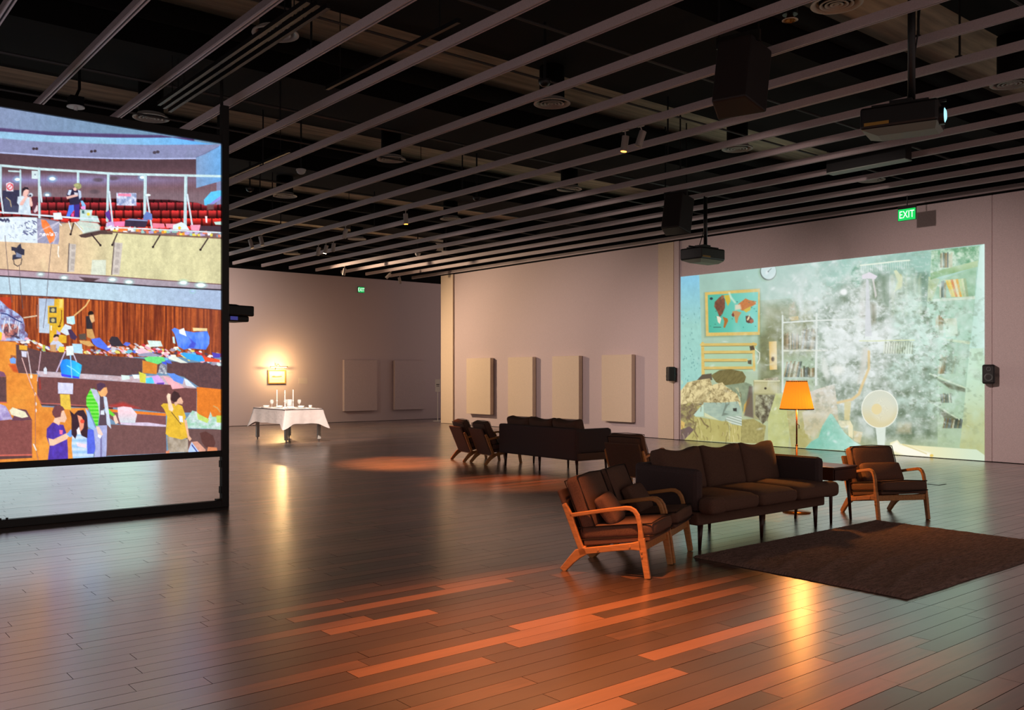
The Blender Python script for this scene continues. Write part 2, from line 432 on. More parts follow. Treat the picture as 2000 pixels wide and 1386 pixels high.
# ------------------------------------------------------------------ track spotlights (cylindrical cans)
M_LAMPW = mat('lamp_lens_white', (255, 240, 220), 0.4, emit=((255, 236, 205), 14))
M_LAMPO = mat('lamp_lens_amber', (255, 150, 60), 0.4, emit=((255, 140, 50), 9))
M_LAMPD = mat('lamp_lens_dark', (40, 36, 34), 0.3)
def can_light(px, py, bx0, by0, bx1, by1, lens, label, group=None):
    x, y = floor_at(px, py, ZR); x = min(RX, key=lambda q: abs(q - .025 - x)) - .025
    y, d = on_wall_x(px, x); s = d / F
    root = tag(empty('track_spotlight', (x, y, ZR)), label, 'spotlight', group)
    def loc(a, b): return Vector(((a - px) * s * RT[0], (a - px) * s * RT[1], (py - b) * s))
    p0, p1 = loc(bx0, by0), loc(bx1, by1); ax = (p1 - p0).normalized()
    p1 = p0 + ax * 0.2
    MB().box(-.02, .02, -.05, .05, -.012, 0.004).cyl((0, 0, 0), (p0.x * .6, p0.y * .6, p0.z), 0.008, n=8).build('stem', M_CAN, root)
    MB().cyl(p0, p1, 0.046, n=20).build('can', M_CAN, root, smooth=False)
    MB().cyl(p1 - ax * 0.004, p1 + ax * 0.004, 0.038, n=20).build('lens', lens, root)
    return root
can_light(1221, 257, 1222, 269, 1218, 300, M_LAMPO, 'silver can spotlight with an amber glow, paired on the rail near the big loudspeaker')
can_light(1251, 251, 1256, 262, 1246, 292, M_LAMPD, 'unlit silver can spotlight tilted steeply, next to the amber-glowing can')
can_light(792.5, 410, 792, 418, 793, 440, M_LAMPO, 'single can spotlight glowing bright amber on its rail')
can_light(674.4, 443, 676, 450, 672, 468, M_LAMPD, 'single silver can spotlight one rail nearer than the cluster of three')
can_light(621.6, 480.4, 623, 486, 620, 502, M_LAMPD, 'unlit silver can spotlight in a cluster of three beside the lit one', 'unlit cans flanking the lit can')
can_light(636, 476.8, 638, 482, 634, 499, M_LAMPW, 'lit white can spotlight in the middle of a cluster of three')
can_light(651, 474.4, 652, 479, 650, 494, M_LAMPD, 'unlit silver can spotlight in a cluster of three beside the lit one', 'unlit cans flanking the lit can')
can_light(490, 467, 488, 472, 493, 489, M_LAMPD, 'silver can spotlight in a close pair beside the tall screen post', 'pair of cans beside the screen post')
can_light(510.7, 461, 508.5, 466, 513, 483.6, M_LAMPD, 'silver can spotlight in a close pair beside the tall screen post', 'pair of cans beside the screen post')
can_light(673, 521, 673.6, 526, 671, 539, M_LAMPD, 'small can spotlight just above the green exit sign on the end wall')
can_light(781, 539.5, 779.5, 543, 782, 555, M_LAMPD, 'silver can spotlight hanging straight in front of the end wall top')
can_light(763.7, 530.5, 763, 535, 757, 541, M_LAMPD, 'can spotlight turned almost level near the end wall top')

# ------------------------------------------------------------------ detectors, cameras
def dome(px, py, z, r, m, name, label, cat, group=None, stalk=True):
    x, y = floor_at(px, py, z); root = tag(empty(name, (x, y, z)), label, cat, group)
    MB().lathe([(r * sin(a), -r * .85 * (1 - (1 - cos(a))) + r * .2) for a in [i * pi / 2 / 6 for i in range(7)]], 20).build('dome', m, root, smooth=True)
    MB().cyl((0, 0, r * .2), (0, 0, r * .5), r * 1.08, n=20).build('base', m if m is M_WHITE else M_BLACK, root)
    if stalk: MB().cyl((0, 0, r * .5), (0, 0, ceil_z(y) - z), 0.015, n=8).build('drop_rod', M_BLACK, root)
    return root
dome(588, 335, 4.9, 0.075, M_WHITE, 'motion_sensor', 'white half dome sensor between rails over the tall screen post', 'sensor')
dome(816, 497, 4.9, 0.075, M_WHITE, 'motion_sensor', 'small white dome sensor close to the end of the right wall', 'sensor')
dome(488, 370, 4.85, 0.07, M_PLASTIC, 'security_camera', 'black dome camera under the lit deck beside the screen post', 'camera')
dome(931, 388, 4.85, 0.07, M_PLASTIC, 'security_camera', 'black dome camera over the middle of the hall between rails', 'camera')
dome(1064, 162, 4.9, 0.07, M_PLASTIC, 'security_camera', 'black dome camera on a long arm beside a round diffuser', 'camera')
x, y = floor_at(148, 210, 4.9)
r_ = tag(empty('smoke_detector', (x, y, 4.9)), 'flat white disc detector on a black box above the large screen', 'detector')
MB().cyl((0, 0, 0), (0, 0, .012), .105, n=28).build('disc', M_WHITE, r_)
MB().cyl((0, 0, -.05), (0, 0, 0), .022, n=16).build('nozzle', M_WHITE, r_)
MB().box(-.08, .08, -.08, .08, .012, .13).tube([(0, 0, .13), (.05, .03, .25), (.05, .03, ceil_z(y + .03) - 4.9)], .018).build('junction_box', M_BLACKMATT, r_)
x, y = floor_at(871, 491, 4.85)
r_ = tag(empty('smoke_detector', (x, y, 4.85)), 'small white disc detector above the end of the right wall', 'detector')
MB().cyl((0, 0, 0), (0, 0, .012), .12, n=24).build('disc', M_WHITE, r_); MB().cyl((0, 0, -.05), (0, 0, 0), .05, n=16).build('nozzle', M_WHITE, r_)
MB().cyl((0, 0, .012), (0, 0, ceil_z(y) - 4.85), .02, n=8).build('drop_rod', M_BLACK, r_)
x, y = floor_at(1543, 40, 5.3)
r_ = tag(empty('recessed_downlight', (x, y, 5.3)), 'small round downlight with a brass reflector in the black ceiling', 'downlight')
MB().lathe([(.075, 0), (.062, -.004), (.055, .004), (.03, .06), (.0, .06)], 20).build('reflector', M_BRASS, r_); MB().lathe([(.085, .002), (.075, -.004)], 20).build('rim', M_WHITE, r_)
MB().cyl((0, 0, .061), (0, 0, ceil_z(y, .1) - 5.3), .08, n=16).build('housing', M_BLACK, r_)

# ------------------------------------------------------------------ hanging loudspeakers
def loudspeaker(px, d, zc, rz, label, sc=1.0):
    l = (px - 1000) / F * d; x = d * FW[0] + l * RT[0]; y = d * FW[1] + l * RT[1]
    root = tag(empty('hanging_loudspeaker', (x, y, zc), rz), label, 'loudspeaker')
    m = MB(); w0, w1, dp, h = .25, .17, .36, .33
    v = [(-w0, dp / 2, -h), (w0, dp / 2, -h), (w1, -dp / 2, -h), (-w1, -dp / 2, -h), (-w0, dp / 2 + .0, h), (w0, dp / 2, h), (w1, -dp / 2, h), (-w1, -dp / 2, h)]
    T = Matrix.Rotation(radians(-14), 3, 'X')
    v = [tuple((T @ Vector(p)) * sc) for p in v]
    m.add(v, [(0, 1, 2, 3), (4, 7, 6, 5), (0, 4, 5, 1), (1, 5, 6, 2), (2, 6, 7, 3), (3, 7, 4, 0)])
    m.build('cabinet', mat('speaker_cabinet', (26, 18, 18), 0.6), root, bevel=.02)
    g = MB(); gv = [(-w0 + .03, dp / 2 + .008, -h + .03), (w0 - .03, dp / 2 + .008, -h + .03), (w0 - .03, dp / 2 + .008, h - .03), (-w0 + .03, dp / 2 + .008, h - .03)]
    gv += [(a, b - .01, c) for a, b, c in gv]; gv = [tuple((T @ Vector(p)) * sc) for p in gv]
    g.add(gv, [(0, 1, 2, 3), (4, 7, 6, 5), (0, 4, 5, 1), (1, 5, 6, 2), (2, 6, 7, 3), (3, 7, 4, 0)]).build('grille', mat('speaker_grille', (30, 27, 26), 0.8), root)
    MB().box(-.22, .22, -.02, .02, h * sc - .02, h * sc + .09).cyl((-.2, 0, h * sc), (-.2, 0, ceil_z(y, .3) - zc), .012, n=8).cyl((.2, 0, h * sc), (.2, 0, ceil_z(y, .3) - zc), .012, n=8).build('bracket', M_BLACK, root)
    return root
loudspeaker(1442, 8.8, 4.42, radians(-75), 'large dark loudspeaker box hanging alone between the ceiling rails')
loudspeaker(1320, 15.8, 4.34, radians(-75), 'dark loudspeaker hanging right beside the projector on the thin pole', 0.98)

# ------------------------------------------------------------------ projectors
M_PROJB = mat('projector_underside', (150, 160, 150), 0.6)
M_LENS = mat('projector_lens_glass', (120, 160, 175), 0.1, emit=((150, 215, 235), 1.6))
def projector(x, y, z, rz, label, ztop, side=1):
    root = tag(empty('ceiling_projector', (x, y, z), rz), label, 'projector')
    body = MB().box(-.34, .34, -.24, .24, -.075, .13).build('body', M_PLASTIC, root, bevel=.025)
    v = [(-.33, -.23, -.076), (.33, -.23, -.076), (.33, .23, -.076), (-.33, .23, -.076), (-.2, -.12, -.125), (.30, -.12, -.125), (.30, .12, -.125), (-.2, .12, -.125)]
    MB().add(v, [(0, 3, 2, 1), (4, 5, 6, 7), (0, 1, 5, 4), (1, 2, 6, 5), (2, 3, 7, 6), (3, 0, 4, 7)]).build('underside', M_PROJB, root)
    ln = MB().cyl((.3, -.06, .0), (.375, -.06, .0), .085, n=24).build('lens_barrel', M_PLASTIC, root)
    MB().lathe([(0.001, .018), (.04, .014), (.068, .0), (.07, -.01)], 20).build('lens', M_LENS, ln, (.375, -.06, 0), (0, pi / 2, 0), True)
    MB().box(-.3, -.08, -.243, -.2405, -.05, -.02).build('warning_label', mat('amber_label', (170, 130, 50), .5), root)
    MB().box(-.25, .25, -.16, .16, .13, .16).box(-.1, .1, -.1, .1, .16, .2).box(-.38, .38, -.012, .012, .14, .165).build('mount_plate', M_BLACK, root)
    MB().cyl((0.08, 0, .2), (.08, 0, ztop - z), .035, n=16).build('mount_pole', M_BLACK, root, smooth=True)
    MB().tube([(.09, .03, ztop - z - .2), (.16, .05, (ztop - z) * .7), (.12, .06, (ztop - z) * .45), (.02, .1, .18)], .008).build('cable', M_BLACK, root)
    return root
projector(8.36, 4.30, 3.93, radians(-72), 'black projector with a glowing round lens and pale underside on a thick pole', ceil_z(4.30, .1))
projector(13.0, 10.4, 3.66, radians(0), 'black projector hanging on a thin pole in front of the bedroom projection', 4.75)
# ------------------------------------------------------------------ wall panels
def wall_panel_x(p0, p1, z0, z1, t=0.13):
    X = XW - t
    y1, d1 = on_wall_x(p0, X); y0, d0 = on_wall_x(p1, X)
    return MB().box(X, XW - 0.004, y0, y1, z0, z1).build('acoustic_panel', M_CREAM, bevel=.004)
PL = ('cream square-edged wall panel at the far column end of the right wall', 'cream wall panel second from the far column of the right wall',
      'cream wall panel third from the far column of the right wall', 'widest-spaced cream wall panel next to the projection wall column')
for i, (a, b) in enumerate(((911, 957.5), (992, 1040), (1078.5, 1130.5), (1175, 1233.5))):
    tag(wall_panel_x(a, b, 0.36, 2.04), PL[i], 'panel')
for i, (a, b, lb) in enumerate(((672.5, 736.5, 'grey-mauve wall panel nearer the lit picture on the end wall'), (771, 831, 'grey-mauve wall panel beside the sign stand on the end wall'))):
    Y = YB - 0.12
    x0, d0 = on_wall_y(a, Y); x1, d1 = on_wall_y(b, Y)
    tag(MB().box(x0, x1, Y, YB - .004, .36, 2.03).build('acoustic_panel', M_WALL, bevel=.004), lb, 'panel')

# ------------------------------------------------------------------ exit signs
M_EXITG = mat('exit_green', (0, 130, 60), .4, emit=((20, 215, 95), 1.0))
M_EXITD = mat('exit_green_dark', (0, 60, 30), .4, emit=((10, 170, 80), 1.2))
M_EXITW = mat('exit_letters', (240, 255, 245), .4, emit=((235, 255, 242), 1.1))
def text_mesh(body, size, depth=0.0):
    cu = bpy.data.curves.new('lettering', 'FONT'); cu.body = body; cu.size = size; cu.align_x = 'CENTER'; cu.align_y = 'CENTER'; cu.extrude = depth
    t = bpy.data.objects.new('lettering', cu); COL.objects.link(t); bpy.context.view_layer.update()
    me = bpy.data.meshes.new_from_object(t.evaluated_get(bpy.context.evaluated_depsgraph_get()))
    bpy.data.objects.remove(t, do_unlink=True); return me
def exit_sign(loc, rz, w, h, label, rod, facem):
    root = tag(empty('exit_sign', loc, rz), label, 'exit sign')
    MB().box(-w / 2, w / 2, 0.0, .03, -h / 2, h / 2).build('sign_box', mat('exit_housing', (60, 140, 90), .4), root)
    MB().box(-w / 2 + .008, w / 2 - .008, -.004, .001, -h / 2 + .008, h / 2 - .008).build('face', facem, root)
    me = text_mesh('EXIT', h * 0.86, .001)
    t = obj('lettering', me, M_EXITW, root, (0, -.006, -h * 0.02), (pi / 2, 0, 0)); t.scale = (.74, 1, 1)
    if rod: MB().cyl((0, .015, h / 2), (0, .015, rod), .01, n=8).box(-w / 2, w / 2, .0, .03, h / 2, h / 2 + .05).build('hanger', M_BLACK, root)
    return root
Xs = RX[-2] - .04; yc, d = on_wall_x(1771, Xs)
exit_sign((Xs, yc, zat(418.5, d)), -pi / 2, 0.33, .215, 'glowing green exit sign hanging over the bedroom projection', ZR - zat(418.5, d), M_EXITG)
xc, d = on_wall_y(705.5, YB - .04)
exit_sign((xc, YB - .04, zat(565.7, d)), 0, .24, .19, 'small green exit sign on the plain end wall above the panels', 0, M_EXITD)

# ------------------------------------------------------------------ picture with its lamp
xa, d = on_wall_y(522.5, YB); xb, _ = on_wall_y(557, YB)
zt, zb = zat(722, d), zat(749, d)
root = tag(empty('framed_picture', ((xa + xb) / 2, YB, zb)), 'small framed landscape drawing under the picture lamp on the end wall', 'picture')
w, h = (xb - xa) / 2, zt - zb
fm = mat('picture_frame_wood', (186, 150, 90), .4)
m = MB(); t = .035
m.box(-w, w, -.05, 0, 0, t).box(-w, w, -.05, 0, h - t, h).box(-w, -w + t, -.05, 0, t, h - t).box(w - t, w, -.05, 0, t, h - t)
m.build('frame', fm, root, bevel=.004)
MB().box(-w + t, w - t, -.03, -.0, t, h - t).build('mat_board', mat('mat_board', (232, 222, 196), .8), root)
MB().box(-w + .11, w - .11, -.034, -.03, .11, h - .12).build('drawing_sheet', mat('drawing_paper', (228, 216, 190), .8), root)
pts = [(-w + .12, .2), (-w + .14, .235), (-w + .2, .245), (-.04, .225), (.06, .23), (w - .14, .24), (w - .12, .21), (.05, .195), (-.1, .19)]
MB().add([(a, -.0352, b) for a, b in pts], [tuple(range(len(pts)))]).build('drawn_landscape', mat('sepia_ink', (150, 126, 88), .9), root)
zl = zat(716, d) ; xl, dl = on_wall_y(545, YB - .28)
root = tag(empty('picture_lamp', (xl, YB, zl)), 'slim brass picture lamp bar over the framed drawing', 'lamp')
MB().cyl((-.29, -.28, 0), (.29, -.28, 0), .013, n=12).build('lamp_bar', M_BRASS, root)
MB().tube([(0, 0, -.08), (0, -.1, .02), (0, -.2, .09), (0.03, -.28, .02)], .008).build('arm', M_BRASS, root)
MB().cyl((-.25, -.272, -.016), (.25, -.272, -.016), .008, n=8).build('tube_bulb', mat('picture_bulb', (255, 220, 150), .4, emit=((255, 214, 140), 30)), root)
la = bpy.data.lights.new('picture_lamp_light', 'AREA'); la.shape = 'RECTANGLE'; la.size = .5; la.size_y = .06; la.energy = 3.2; la.color = (1.0, .68, .30)
lo = bpy.data.objects.new('picture_lamp_light', la); COL.objects.link(lo); lo.location = (xl, YB - .27, zl - .03); lo.rotation_euler = (radians(38), 0, 0)
la = bpy.data.lights.new('picture_lamp_glow', 'POINT'); la.energy = 58; la.color = (1.0, .62, .25); la.shadow_soft_size = .05
lo = bpy.data.objects.new('picture_lamp_glow', la); COL.objects.link(lo); lo.location = (xl, YB - .52, zl + .03)
xt, d = on_wall_y(592, YB)
o = MB().box(xt - .15, xt + .15, YB - .006, YB, zat(749, d), zat(738, d)).build('wall_label', mat('label_vinyl', (212, 198, 192), .8)); tag(o, 'pale caption card on the end wall beside the lit picture', 'label')
# ------------------------------------------------------------------ sign stand by the wall end
x, y = floor_at(855, 822)
root = tag(empty('sign_stand', (x, y, 0), radians(-20)), 'slim white sign stand in the gap beside the right wall end', 'sign stand')
MB().cyl((0, 0, 0), (0, 0, .012), .16, n=28).build('base', M_WHITE, root); MB().cyl((0, 0, .01), (0, 0, 1.02), .011, n=10).build('pole', M_WHITE, root)
MB().box(-.085, .085, -.012, .0, .98, 1.39).build('board', M_WHITE, root)
MB().box(-.055, .055, -.0135, -.012, 1.21, 1.235).box(-.045, -.01, -.0135, -.012, 1.155, 1.18).box(.0, .045, -.0135, -.012, 1.155, 1.18).build('print', M_BLACK, root)
# ------------------------------------------------------------------ wall speakers beside the projection
def monitor(px, z, label, yaw):
    yy, d = on_wall_x(px, XW - .15)
    root = tag(empty('wall_speaker', (XW - .15, yy, z), yaw), label, 'speaker')
    MB().box(-.09, .09, -.1, .1, -.17, .17).build('cabinet', M_PLASTIC, root, bevel=.03)
    gm = mat('speaker_cone_grey', (70, 74, 74), .4)
    for zz, r in ((-.055, .07), (.09, .04)):
        MB().lathe([(r, .002), (r * .85, .006), (r * .4, -.012), (.001, -.006)], 24).build('driver', gm, root, (-.092, 0, zz), (0, -pi / 2, 0), True)
    MB().box(.09, .17, -.02, .02, -.03, .03).build('bracket', M_BLACK, root)
    return root
yy, d = on_wall_x(1310, XW - .15); monitor(1310, zat(730, d), 'small black speaker on the column by the bed side of the projection', radians(-28))
yy, d = on_wall_x(1930, XW - .2); monitor(1931, zat(730.5, d), 'small black speaker beside the curtain edge of the projection', radians(22))

# black rail-mounted housing
xa, ya = floor_at(1631, 344, 4.6); xb, yb = floor_at(1764, 309, 4.6)
root = tag(empty('rail_housing', ((xa + xb) / 2, (ya + yb) / 2, 4.6)), 'long black box housing fixed to the rails behind the glowing projector', 'housing')
MB().box(-.09, .09, -abs(ya - yb) / 2, abs(ya - yb) / 2, .012, .26).build('case', M_BLACK, root)
MB().box(-.1, .1, -abs(ya - yb) / 2, abs(ya - yb) / 2, 0, .012).build('base_plate', M_PROJB, root)
for yy in (-.35, .35): MB().box(-.5, .5, yy - .015, yy + .015, ZR + .088 - 4.6, ZR + .108 - 4.6).build('cross_arm', M_BLACK, root)

# ------------------------------------------------------------------ free standing projection screen frame
SY, SX1, SX0, SZ0, SZ1 = 10.22, 4.05, -2.24, .655, 4.195
root = tag(empty('screen_frame', (SX1, SY, 0)), 'black steel frame standing on the floor and holding the large video screen', 'frame')
x0 = SX0 - SX1
MB().box(0.0, .085, -.04, .04, 0, 4.64).build('post', M_BLACK, root, bevel=.006)
MB().box(x0 - .085, x0, -.04, .04, 0, 4.64).build('post', M_BLACK, root, bevel=.006)
MB().box(x0, 0, -.04, .04, SZ1, 4.285).build('top_rail', M_BLACK, root, bevel=.004)
MB().box(x0, 0, -.04, .04, .586, SZ0).build('middle_rail', M_BLACK, root, bevel=.004)
MB().box(x0, 0, -.04, .04, 0, .08).build('bottom_rail', M_BLACK, root, bevel=.004)
for zz in (.20, .50): MB().box(-.012, .0, -.03, .03, zz - .04, zz + .04).build('corner_plate', M_BLACK, root)
MB().box(-.06, .0, -.03, .03, .08, .1).build('corner_plate', M_BLACK, root)
for xx in (-2.20, -2.26): MB().cyl((xx, -.03, .08), (xx, -.03, .1), .012, n=8).build('clamp_bolt', M_BLACK, root)
for xx in (0.01, x0 - .01): MB().cyl((xx, 0, 4.64), (xx, 0, 5.2), .02, n=8).build('hang_cable', M_BLACK, root)
# rear projector seen past the post
xr, yr = 5.55, 13.6
xr, d = on_wall_y(457, yr)
zr = zat(615, d)
root = tag(empty('rear_projector', (xr, yr, zr), radians(12)), 'black projector hanging beyond the tall screen post', 'projector')
MB().box(-.25, .22, -.22, .22, -.02, .14).build('body', M_PLASTIC, root, bevel=.02)
MB().box(-.22, .14, -.2, .2, -.11, -.021).build('lower_housing', M_BLACK, root, bevel=.02)
MB().box(-.2, -.07, -.203, -.2, -.09, -.035).build('status_screen', mat('violet_screen', (60, 60, 120), .4, emit=((70, 70, 150), .6)), root)
MB().lathe([(.07, 0), (.1, .0), (.17, -.02)], 16).build('mount_cap', M_BLACK, root, (-.07, 0, .16))
MB().cyl((-.2, .1, .14), (-.2, .1, ceil_z(yr + .06, .05) - zr), .03, n=12).build('mount_pole', M_BLACK, root)

# ------------------------------------------------------------------ armchairs
def make_chair():
    root = empty('armchair'); W = .29
    for s in (-1, 1):
        a, b = (s * W - .015, s * W + .015)
        MB().strip([(0.0, 0), (.075, .085), (.13, .14), (.20, .172)], [.05, .06, .075, .06], a, b).build('leg', M_WOOD, root, bevel=.006)
        MB().strip([(.692, 0), (.672, .12), (.655, .22), (.642, .30)], [.046, .05, .056, .05], a, b).build('leg', M_WOOD, root, bevel=.006)
        MB().strip([(.642, .29), (.636, .36), (.627, .42), (.612, .468), (.588, .502), (.555, .518), (.52, .519), (.32, .484), (.09, .438), (.06, .432)],
                   [.046, .036, .034, .034, .034, .034, .032, .03, .032, .03], a, b).build('armrest', M_WOOD, root, bevel=.007)
        MB().strip([(.14, .150), (.20, .168), (.40, .205), (.56, .233), (.645, .245)], [.05, .05, .046, .05, .075], a, b).build('side_rail', M_WOOD, root, bevel=.005)
        MB().strip([(.165, .165), (.12, .27), (.085, .36), (.065, .42), (.04, .47), (.012, .52)], [.046, .044, .046, .056, .046, .034], a, b).build('back_post', M_WOOD, root, bevel=.006)
        for (u, z) in ((.30, .185), (.555, .232), (.648, .20), (.650, .165)):
            MB().cyl((u, s * (W + .012), z), (u, s * (W + .019), z), .008, n=10).build('screw_cap', M_WOOD, root)
    MB().box(.63, .665, -W + .012, W - .012, .205, .265).build('front_rail', M_WOOD, root, bevel=.004)
    MB().box(.16, .19, -W + .012, W - .012, .14, .2).build('rear_rail', M_WOOD, root, bevel=.004)
    T = Matrix.Translation((.165, 0, .165)) @ Matrix.Rotation(radians(-23.5), 4, 'Y')
    MB().box(-.03, .0, -W + .02, W - .02, .0, .50, T).build('back_panel', M_FABRIC, root, bevel=.012)
    T2 = Matrix.Translation((.165, 0, .215)) @ Matrix.Rotation(radians(9.5), 4, 'Y')
    T2 = Matrix.Translation((.17, 0, .20)) @ Matrix.Rotation(radians(-8.5), 4, 'Y')
    MB().box(0, .54, -W + .025, W - .025, .0, .045, T2).build('seat_deck', M_FABRIC, root, bevel=.008)
    sc = obj('seat_cushion', cushion_mesh('seat_cushion', .60, .535, .105, 9, .28, .035, seed=3), M_FABRIC, root)
    sc.location = (.425, 0, .327); sc.rotation_euler = (0, radians(-7.5), 0)
    pp = MB()
    for zz in (.047, -.047):
        pp.tube([(-.295, -.262, zz), (.0, -.264, zz + .002), (.295, -.262, zz), (.297, 0, zz + .012 * (1 if zz > 0 else -1)), (.295, .262, zz), (-.295, .262, zz)], .0055, 6)
    pp.build('piping', M_PIPING, sc)
    bc = obj('back_cushion', cushion_mesh('back_cushion', .12, .535, .44, 9, .30, .04, seed=5), M_FABRIC, root)
    bc.location = (.134, 0, .520); bc.rotation_euler = (0, radians(-22), 0)
    pp = MB()
    for xx in (.056, -.056):
        pp.tube([(xx, -.26, -.21), (xx, -.262, 0), (xx, -.258, .207), (xx + .004 * (1 if xx > 0 else -1), 0, .218), (xx, .258, .207), (xx, .262, 0), (xx, .26, -.21)], .005, 6)
    pp.build('piping', M_PIPING, bc)
    return root
ch = make_chair()
f1 = Vector((.408, -.913)); w1 = Vector((.913, .408)); R1 = Vector((4.789, 5.205))
a1 = math.atan2(f1.y, f1.x)
o1 = R1 + w1 * .30
ch.location = (o1.x, o1.y, 0); ch.rotation_euler = (0, 0, a1)
tag(ch, 'brown wooden armchair with loose pillow, side by side pair, farther from the sofa', 'armchair')
o2 = o1 + w1 * .612
ch2 = dup(ch, (o2.x, o2.y, 0), (0, 0, a1 + radians(1.5)), 'brown wooden armchair squeezed between its twin and the front sofa arm')
fr = Vector((-.47, -.883)).normalized()
ch3 = dup(ch, (9.535, 5.335, 0), (0, 0, math.atan2(fr.y, fr.x)), 'brown wooden armchair beyond the side table at the rug corner')
ch4 = dup(ch, (8.86, 8.42, 0), (0, 0, radians(12)), 'brown wooden armchair seen from behind between the two sofas')
def rear_chair(pa, pb, label):
    A = Vector(floor_at(*pa)); B = Vector(floor_at(*pb)); mid = (A + B) / 2; w = (B - A).normalized(); f = Vector((-w.y, w.x))
    return mid, math.atan2(f.y, f.x)
mid, an = rear_chair((895, 898.5), (916, 905), '')
ch5 = dup(ch, (9.50, 13.08, 0), (0, 0, radians(-14)), 'outermost wooden armchair seen from behind, farthest from the rear sofa')
ch6 = dup(ch, (9.45, 12.42, 0), (0, 0, radians(-12)), 'wooden armchair seen from behind, next to the rear sofa end')
def pillow(base, local, rot, label, sx=.08, sy=.38, sz=.25):
    me = cushion_mesh('pillow', sx, sy, sz, 9, .75, .025, seed=9)
    o = obj('lumbar_pillow', me, M_FABRIC); tag(o, label, 'pillow')
    M = Matrix.Translation(base.location) @ Matrix.Rotation(base.rotation_euler.z, 4, 'Z') @ Matrix.Translation(local) @ Matrix.Rotation(rot[2], 4, 'Z') @ Matrix.Rotation(rot[1], 4, 'Y')
    o.matrix_world = M; o.location, o.rotation_euler = M.to_translation(), M.to_euler(); return o
pillow(ch, (.305, -.05, .470), (0, radians(-34), radians(10)), 'small brown pillow on the armchair farther from the front sofa')
pillow(ch2, (.305, .0, .470), (0, radians(-32), 0), 'small brown pillow on the armchair beside the front sofa arm')
pillow(ch3, (.305, .0, .462), (0, radians(-30), 0), 'long brown lumbar pillow on the armchair beyond the side table', .08, .46, .22)

# ------------------------------------------------------------------ sofas: local x along the length, front towards -y
def make_sofa():
    root = empty('sofa'); L = 1.0
    MB().box(-L, L, -.36, .36, .215, .33).build('base', M_FABRIC, root, bevel=.015)
    for s in (-1, 1):
        for yy in (-.31, .30):
            MB().cyl((s * (L - .09), yy, .0), (s * (L - .10), yy, .218), .014, .026, n=14).build('leg', M_DARKWOOD, root, smooth=True)
        MB().box(s * L - (.10 if s > 0 else 0), s * L + (0 if s > 0 else .10), -.355, .39, .33, .70).build('arm', M_FABRIC2, root, bevel=.045)
    MB().cyl((0, -.31, 0), (0, -.31, .218), .014, .024, n=14).build('leg', M_DARKWOOD, root, smooth=True)
    MB().cyl((0, .30, 0), (0, .30, .218), .014, .024, n=14).build('leg', M_DARKWOOD, root, smooth=True)
    MB().box(-L + .02, L - .02, .27, .40, .218, .71).build('back', M_FABRIC2, root, bevel=.03)
    for i in range(3):
        cw = (2 * L - .20) / 3; x = -L + .10 + cw * (i + .5)
        c = obj('seat_cushion', cushion_mesh('seat_cushion', cw - .006, .80, .135, 9, .22, .055, seed=20 + i), M_FABRIC, root); c.location = (x, -.125, .395)
        b = obj('back_cushion', cushion_mesh('back_cushion', cw - .012, .17, .42, 9, .35, .05, seed=30 + i, ear=.05), M_FABRIC, root); b.location = (x + (.0, .005, -.01)[i], .185, .625); b.rotation_euler = (radians(-14), 0, radians((1, -1, 2)[i]))
    for s in (-1, 1):
        c = obj('seat_cushion_wing', cushion_mesh('seat_cushion_wing', .22, .165, .137, 7, .12, .045, seed=40 + s), M_FABRIC, root); c.location = (s * (L - .10), -.4425, .394)
    return root
so = make_sofa(); so.location = (7.225, 5.395, 0)
tag(so, 'brown three-seat sofa facing the rug between armchairs and side table', 'sofa')
so2 = dup(so, (9.92, 10.98, 0), (0, 0, radians(88)), 'dark three-seat sofa seen from behind, facing the right wall panels')

# ------------------------------------------------------------------ side table with drawer
root = tag(empty('side_table', (8.665, 5.33, 0)), 'small walnut side table with a drawer between sofa and armchair', 'side table')
MB().box(-.225, .225, -.27, .27, .555, .575).build('table_top', M_DARKWOOD, root, bevel=.004)
MB().box(-.22, .22, -.255, .265, .437, .555).build('drawer_case', M_DARKWOOD, root, bevel=.003)
MB().box(-.205, .205, -.268, -.255, .445, .548).build('drawer_front', M_DARKWOOD, root, bevel=.003)
MB().box(-.05, .05, -.262, -.2, .425, .44).build('drawer_pull', M_DARKWOOD, root)
for sx in (-1, 1):
    for sy in (-1, 1):
        MB().cyl((sx * .19, sy * .21, 0), (sx * .165, sy * .19, .44), .013, .022, n=14).build('leg', M_DARKWOOD, root, smooth=True)

